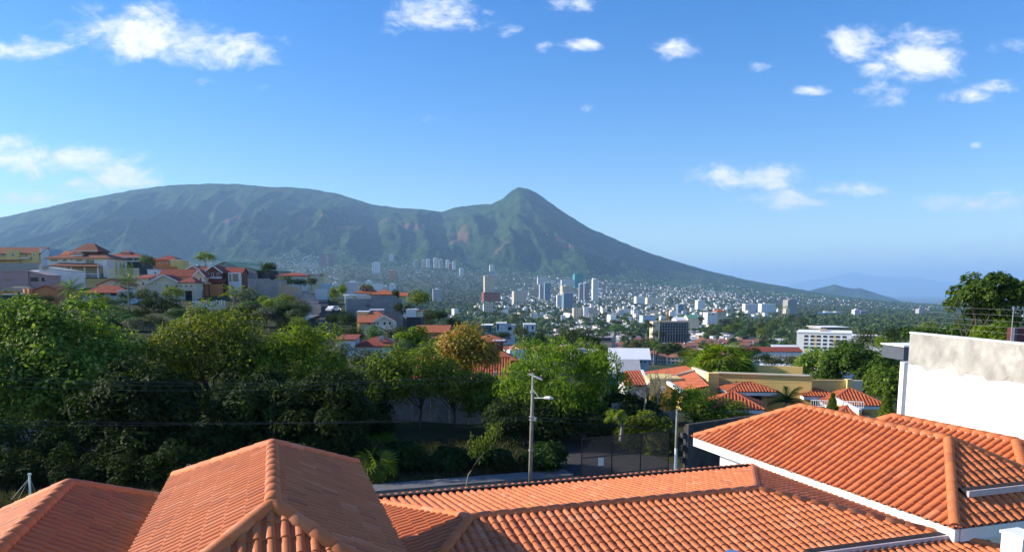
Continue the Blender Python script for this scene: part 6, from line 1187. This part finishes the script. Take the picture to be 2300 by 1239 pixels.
tower('white paired apartment slab on the lower slope', 835, 855, 590, 608, 3600, 'fac_white', fins=5); tower('left pink brick tower below the volcano', 717, 732, 571, 592, 4200, 'fac_pink', slabs=4, slabmat='wall_mauve', cap='wall_mauve'); tower('right pink brick tower below the volcano', 738, 750, 570, 592, 4250, 'fac_pink', slabs=4, slabmat='wall_mauve', cap='wall_mauve'); tower('pale block between the pink brick towers', 731, 739, 575, 590, 4300, 'fac_grey')
tower('slim orange striped tower on the slope', 874, 886, 607, 622, 3300, 'wall_orange', slabs=3, slabmat='wall_cream'); tower('white tower on the upper slope', 874, 885, 572, 582, 4400, 'fac_white'); tower('white apartment tower beside the hilltop house roofs', 836, 862, 636, 656, 1900, 'fac_white', slabs=5, cap='roof_grey'); tower('white slab block left of the hilltop apartments', 820, 838, 632, 650, 2000, 'fac_white'); tower('grey slab block behind the hilltop house', 776, 808, 634, 650, 1950, 'fac_grey', D=16); tower('pale tower right of the hilltop house', 875, 890, 639, 656, 1950, 'fac_white', slabs=4); tower('short block right of hilltop apartments', 860, 874, 644, 656, 1850, 'fac_grey')
tower('isolated grey concrete slab among valley trees', 972, 992, 650, 668, 2300, 'fac_grey', slabs=4, slabmat='wall_grey')
for i, (a, b_, t_, v) in enumerate(((948, 956, 584, 597), (958, 966, 582, 596), (974, 983, 580, 597), (986, 996, 583, 598), (1002, 1010, 584, 597), (1016, 1024, 588, 600), (1032, 1042, 603, 614), (1100, 1110, 596, 604), (930, 940, 585, 596), (1008, 1016, 592, 601))): tower(['slope tower with blue grey face', 'pair tower with pale face on slope', 'tall white tower in upper slope cluster', 'wide grey tower in upper slope cluster', 'slim pale tower in upper slope cluster', 'short white tower under the slope cluster', 'white tower standing below slope cluster', 'white pair block under the sharp peak', 'leftmost block of upper slope cluster', 'small block within upper slope cluster'][i], a, b_, t_, v, 4300 - 40 * i, ['fac_grey', 'fac_white', 'fac_white', 'fac_grey', 'fac_white', 'fac_white', 'fac_white', 'fac_white', 'fac_grey', 'fac_pink'][i])
tower('white block with teal end under the settlement', 1207, 1230, 623, 632, 3200, 'fac_white', D=15, plant=False); tower('low white hospital range left of the teal tower', 1260, 1292, 629, 637, 3000, 'fac_white', D=16, plant=False); tower('white ministry block on the open valley floor', 1672, 1700, 683, 697, 2200, 'fac_white', D=20, plant=False); tower('long white hall beside ministry block', 1708, 1744, 683, 692, 2300, 'wall_white', D=22, plant=False)
tower('concrete frame tower under construction on the open valley floor', 1767, 1792, 674, 700, 2100, 'wall_grey', slabs=7, slabmat='wall_grey', cap='wall_grey'); tower('yellow block at foot of concrete frame tower', 1764, 1775, 694, 706, 2000, 'wall_cream', plant=False); tower('dark green glass office cube in the park', 1522, 1536, 684, 706, 1900, 'fac_glass', D=14, plant=False, cap='roof_grey'); tower('white theatre with stepped roof', 1566, 1584, 675, 686, 2300, 'wall_white', cap='trim_white')
tower('tall grey tower between the dark glass malls', 2062, 2076, 694, 713, 2600, 'fac_grey', cap='roof_grey'); tower('dark glass mall left of grey tower', 2030, 2064, 709, 724, 2400, 'fac_dark', D=20, plant=False); tower('dark glass mall right of grey tower', 2066, 2098, 712, 726, 2400, 'fac_dark', D=20, plant=False); tower('cream low block before the malls', 1996, 2024, 710, 724, 2200, 'fac_cream', D=18, plant=False); tower('white tower left of red store', 1918, 1932, 696, 714, 2200, 'fac_white'); tower('dark building right of white tower', 1931, 1950, 698, 712, 2300, 'fac_dark', D=15, plant=False); pm('store_red', (.42, .05, .07), .1); tower('red painted store on the open valley floor', 1928, 1950, 714, 722, 2000, 'store_red', plant=False, cap='store_red'); tower('white domed block on the open valley floor', 1842, 1880, 702, 714, 2100, 'fac_white', D=20); tower('pale low college block on the open valley floor', 1876, 1890, 700, 712, 2200, 'fac_white', plant=False)
tower('pale blue shed with grey roof in the park', 1442, 1474, 709, 716, 1300, 'wall_blue', D=18, plant=False, cap='roof_grey'); tower('long white market hall left of the park', 1428, 1450, 667, 673, 2500, 'wall_white', D=25, plant=False); tower('long white market hall with cream end', 1452, 1490, 669, 675, 2600, 'wall_cream', D=25, plant=False, cap='roof_white')
# --- building under construction with the orange crane mast
h = Hs('unfinished_building', 'grey unfinished frame building with open dark floors', 1507, 754, 640, 6, 'building'); x0, x1 = h.X(1480), h.X(1549); h.box('core', x0, x1, 3, 14, -6, h.Z(724) - .5, 'wall_dark'); h.box('stair_tower', h.X(1465), h.X(1479.5), 0, 10, -6, h.Z(722), 'wall_cream')
for i in range(5): z = h.Z(724) * (i + 1) / 5; h.box('floor_slab', x0 - .3, x1 + .3, 0, 14.5, z - .45, z, 'wall_grey')
for i in range(12): x = x0 + (x1 - x0) * i / 11; h.box('column', x - .25, x + .25, .2, .7, -6, h.Z(724) - .46, 'wall_grey')
h.box('rooftop_forms', x0, x1, 2, 12, h.Z(724) + .002, h.Z(721.5), 'wall_tan')
pm('crane_orange', (.60, .22, .04), .1); cm = Hs('crane_mast', 'orange lattice crane mast above the unfinished building', 1499, 724, 660, 0, 'crane'); hh = cm.Z(697)
for sx_ in (-.7, .7):
    for sy_ in (-.7, .7): b = MB(); b.beam((sx_, sy_, -2), (sx_, sy_, hh), .25, .25); b.build('mast_leg', 'crane_orange', cm.e)
for i in range(7):
    z = hh * i / 7
    for (a, b_) in (((-.7, -.7, z), (.7, -.7, z + hh / 7)), ((.7, -.7, z), (.7, .7, z + hh / 7)), ((-.7, .7, z), (-.7, -.7, z + hh / 7))): b = MB(); b.beam(a, b_, .14, .14); b.build('brace', 'crane_orange', cm.e)
b = MB(); b.box((0, 0, hh + .3), (2.0, 2.0, .9)); b.build('slewing_head', 'crane_orange', cm.e)
# --- warehouse with skylights
h = Hs('warehouse', 'grey roofed warehouse with rows of skylights', 1335, 768, 520, -14, 'warehouse'); h.block(h.X(1300), h.X(1374), 0, 26, -5, h.Z(756), 'wall_tan', 'gable', 3.2, 'roof_grey', .8)
for i in range(7): b = MB(); x = h.X(1303) + i * (h.X(1370) - h.X(1303)) / 7; z0, z1 = h.Z(756) + .8, h.Z(756) + 2.4; b.add([(x, 3.4, z0 + .25), (x + 1.6, 3.4, z0 + .25), (x + 1.6, 9.5, z1 + .42), (x, 9.5, z1 + .42)], [(0, 1, 2, 3)]); b.build('skylight', 'roof_white', h.e)
h.box('loading_bay', h.X(1302), h.X(1372), -.3, .1, h.Z(764), h.Z(759), 'wall_dark')
# --- white apartment building and its wings
h = Hs('apartment_block', 'white four storey apartment block with balcony windows', 1850, 790, 235, -24, 'building'); x0, x1 = h.X(1792), h.X(1905); h.box('wall', x0, x1, 0, 14, -8, h.Z(748), 'bright_white'); h.box('parapet', x0 - .2, x1 + .2, -.2, 14.2, h.Z(748) + .002, h.Z(745.5), 'bright_white')
for r_ in range(4):
    for c_ in range(7):
        xa = x0 + 2.2 + c_ * (x1 - x0 - 3) / 7; z = h.Z(752.5 + r_ * 8.5); h.win(xa, xa + 1.2, z - .75, z, 0, frame='wall_grey'); 
        if c_ % 3 == 1: h.box('panel', xa + 1.35, xa + 1.9, -.04, .02, z - .8, z + .05, 'wall_ochre')
h.box('roof_house', h.X(1840), h.X(1853), 4, 9, h.Z(745.5), h.Z(741), 'wall_tan')
h = Hs('apartment_block', 'lower white wing right of apartment block', 1950, 785, 255, -20, 'building'); h.block(h.X(1906), h.X(1985), 0, 12, -8, h.Z(756), 'wall_white', 'flat', rmat='trim_white'); wins(h, ((1912, 1918), (1924, 1930), (1936, 1942), (1948, 1954), (1962, 1968)), 760, 766, 0)
h = Hs('pavilion_house', 'modern house with wide white flat roof behind apartments', 1872, 750, 300, 5); h.block(h.X(1842), h.X(1902), 0, 10, -6, h.Z(738), 'wall_dark', 'flat', rmat='trim_white'); h.box('roof_upper', h.X(1838), h.X(1906), -1.5, 11, h.Z(736.5) + .3, h.Z(734), 'trim_white'); wins(h, ((1880, 1886), (1890, 1896)), 740, 746)
# --- long white row house roofs
h = Hs('row_house', 'long white row of houses with grey roofs and small dormers', 1755, 832, 200, -4, 'house'); h.block(h.X(1675), h.X(1850), 4, 14, -6, h.Z(815), 'wall_white', 'gable', 1.4, 'roof_grey', .4); h.block(h.X(1690), h.X(1850), -4, 3, -6, h.Z(826), 'wall_white', 'shed', .9, 'roof_white', .3); h.block(h.X(1680), h.X(1845), 18, 26, -6, h.Z(800), 'wall_white', 'gable', 1.0, 'roof_red', .3)
for i in range(9): x = h.X(1682) + i * 2.1; h.box('dormer', x, x + .9, 3.2, 6, h.Z(816), h.Z(811), 'trim_white')
h = Hs('row_house', 'pale warehouse roofs below the wooded park', 1720, 800, 300, -10, 'house'); h.block(h.X(1670), h.X(1740), 0, 14, -6, h.Z(790), 'wall_white', 'gable', 1.5, 'roof_grey', .4); h.block(h.X(1744), h.X(1800), 4, 14, -6, h.Z(786), 'wall_white', 'shed', 1.2, 'roof_white', .4)
h = Hs('house', 'pale green roofed hall above the park', 1560, 722, 900, 5); h.block(h.X(1545), h.X(1570), 0, 20, -8, h.Z(714), 'wall_cream', 'gable', 4, 'roof_green', .6); h.block(h.X(1520), h.X(1545), 2, 22, -8, h.Z(718), 'wall_white', 'gable', 3, 'roof_white', .6)
h = Hs('house', 'white and pink villa cluster on the park ridge', 1605, 712, 850, 10); h.block(h.X(1588), h.X(1612), 0, 12, -8, h.Z(702), 'wall_white', 'flat', rmat='trim_white'); h.block(h.X(1612.5), h.X(1636), 3, 14, -8, h.Z(700), 'wall_cream', 'hip', 3, 'roof_orange', .8); wins(h, ((1591, 1595), (1599, 1603), (1616, 1620)), 704, 707, 0)
# --- wooded park on the open valley floor
GP = 'park trees on the open valley floor'; rp = np.random.default_rng(9)
for i in range(46):
    u = rp.uniform(1565, 1830); v = rp.uniform(716, 766); Y = np.interp(v, [715, 740, 765, 790], [900, 700, 540, 420]) * rp.uniform(.95, 1.05)
    if 1590 < u < 1640 and v < 735: v += 15
    hpx = rp.uniform(12, 17) * 560 / Y * 1.5; e = mid_tree(u, v - hpx * 1.15, v, hpx * 1.35, Y, int(rp.choice([0, 1, 2, 4, 5, 7])), 'dense tree of the wooded park on the open valley floor', 'park_tree', GP)
for i, (u, v, Y) in enumerate(((1755, 712, 820), (1762, 713, 830), (1768, 711, 825), (1750, 714, 835), (1480, 765, 420))): palm('royal_palm', ['tall royal palm in row on the park ridge'] * 4 + ['leaning palm near the unfinished building'] and ('tall royal palm in row on the park ridge' if i < 4 else 'single palm near the unfinished building'), at(u, v, Y), 11, 3.2, 10, 'pin', 30 + i, 'leaf_green', tr=.3, group='royal palms' if i < 4 else None, up=(-.4, 1.1))
for i in range(34):
    u = rp.uniform(880, 1480); v = rp.uniform(700, 772); Y = np.interp(v, [690, 715, 740, 772], [1500, 950, 640, 430]) * rp.uniform(.95, 1.05); hpx = rp.uniform(11, 16) * 560 / Y * 1.5; mid_tree(u, v - hpx * 1.1, v, hpx * 1.5, Y, int(rp.choice([0, 1, 2, 4, 7])), 'dense tree in the wooded belt below the towers', 'belt_tree', 'trees of wooded belt below the towers')
# settlement of tiny houses on the volcano foot
V, Fq, cl = [], [], []; base = np.array([(-.5, -.5, -.5), (.5, -.5, -.5), (.5, .5, -.5), (-.5, .5, -.5), (-.5, -.5, 1), (.5, -.5, 1), (.5, .5, 1), (-.5, .5, 1)]); fq = np.array([(0, 1, 5, 4), (1, 2, 6, 5), (2, 3, 7, 6), (3, 0, 4, 7), (4, 5, 6, 7)]); j = 0
def settle(u0, u1, v0, v1, n, Ylo, Yhi, size, skew=0):
    global j
    for _ in range(n):
        u = rp.uniform(u0, u1); Y = rp.uniform(Ylo, Yhi); x = (u - PX) / FPX * Y; z = float(zground(x, min(Y, 5500))) if Y <= 5500 else float(volcano_z(np.array([u]), np.array([x]), np.array([float(Y)]))[0])
        s = size * rp.uniform(.45, 1.0); V.append(base * (s, s * .9, s * .55) + (x, Y, z)); Fq.append(fq + 8 * j); w = cols_wall[rp.integers(0, 7)] * rp.uniform(.8, 1.15); cl.extend([w] * 4 + [cols_roof[rp.choice([1, 5, 2, 3, 0])] * rp.uniform(.9, 1.3)]); j += 1
settle(1200, 1300, 600, 615, 240, 4600, 5500, 13); settle(625, 740, 575, 590, 150, 4800, 6000, 16); settle(850, 1120, 580, 610, 260, 4300, 5900, 15); settle(1080, 1200, 595, 620, 110, 4500, 6000, 13); settle(1550, 2100, 640, 690, 420, 4200, 6600, 15); settle(1300, 1600, 630, 650, 120, 4300, 6200, 15); settle(640, 900, 560, 590, 16, 5600, 6300, 14)
stuff(link('slope_settlement', np_mesh('slope_settlement', np.concatenate(V), np.concatenate(Fq), 4, col=np.clip(np.array(cl), 0, .85)), 'town'), 'countless tiny houses scattered on the foot of the volcano', 'buildings')
# woods on the lower volcano slopes
nw = 5200; u = r6.uniform(-60, 2350, nw); Yw = r6.uniform(5300, 7000, nw); Xw = (u - PX) / FPX * Yw; Zw = np.where(Yw < 5500, zground(Xw, Yw), volcano_z(u, Xw, Yw)); Vs, lv = [], []
for i in range(nw):
    Vv = LO[int(r6.integers(0, 5))][:22 * 4]; k = r6.uniform(1.0, 2.0); Vs.append(Vv * (k, k, k) + (Xw[i], Yw[i], Zw[i] - 1)); lv.append(np.clip(r6.random() * .6 + r6.random(22) * .4, 0, 1))
Vs = np.concatenate(Vs); stuff(link('slope_woods', np_mesh('slope_woods', Vs, np.arange(len(Vs)).reshape(-1, 4), 4, lv=np.concatenate(lv)), 'leaf_far'), 'countless trees on the foot of the volcano', 'trees')
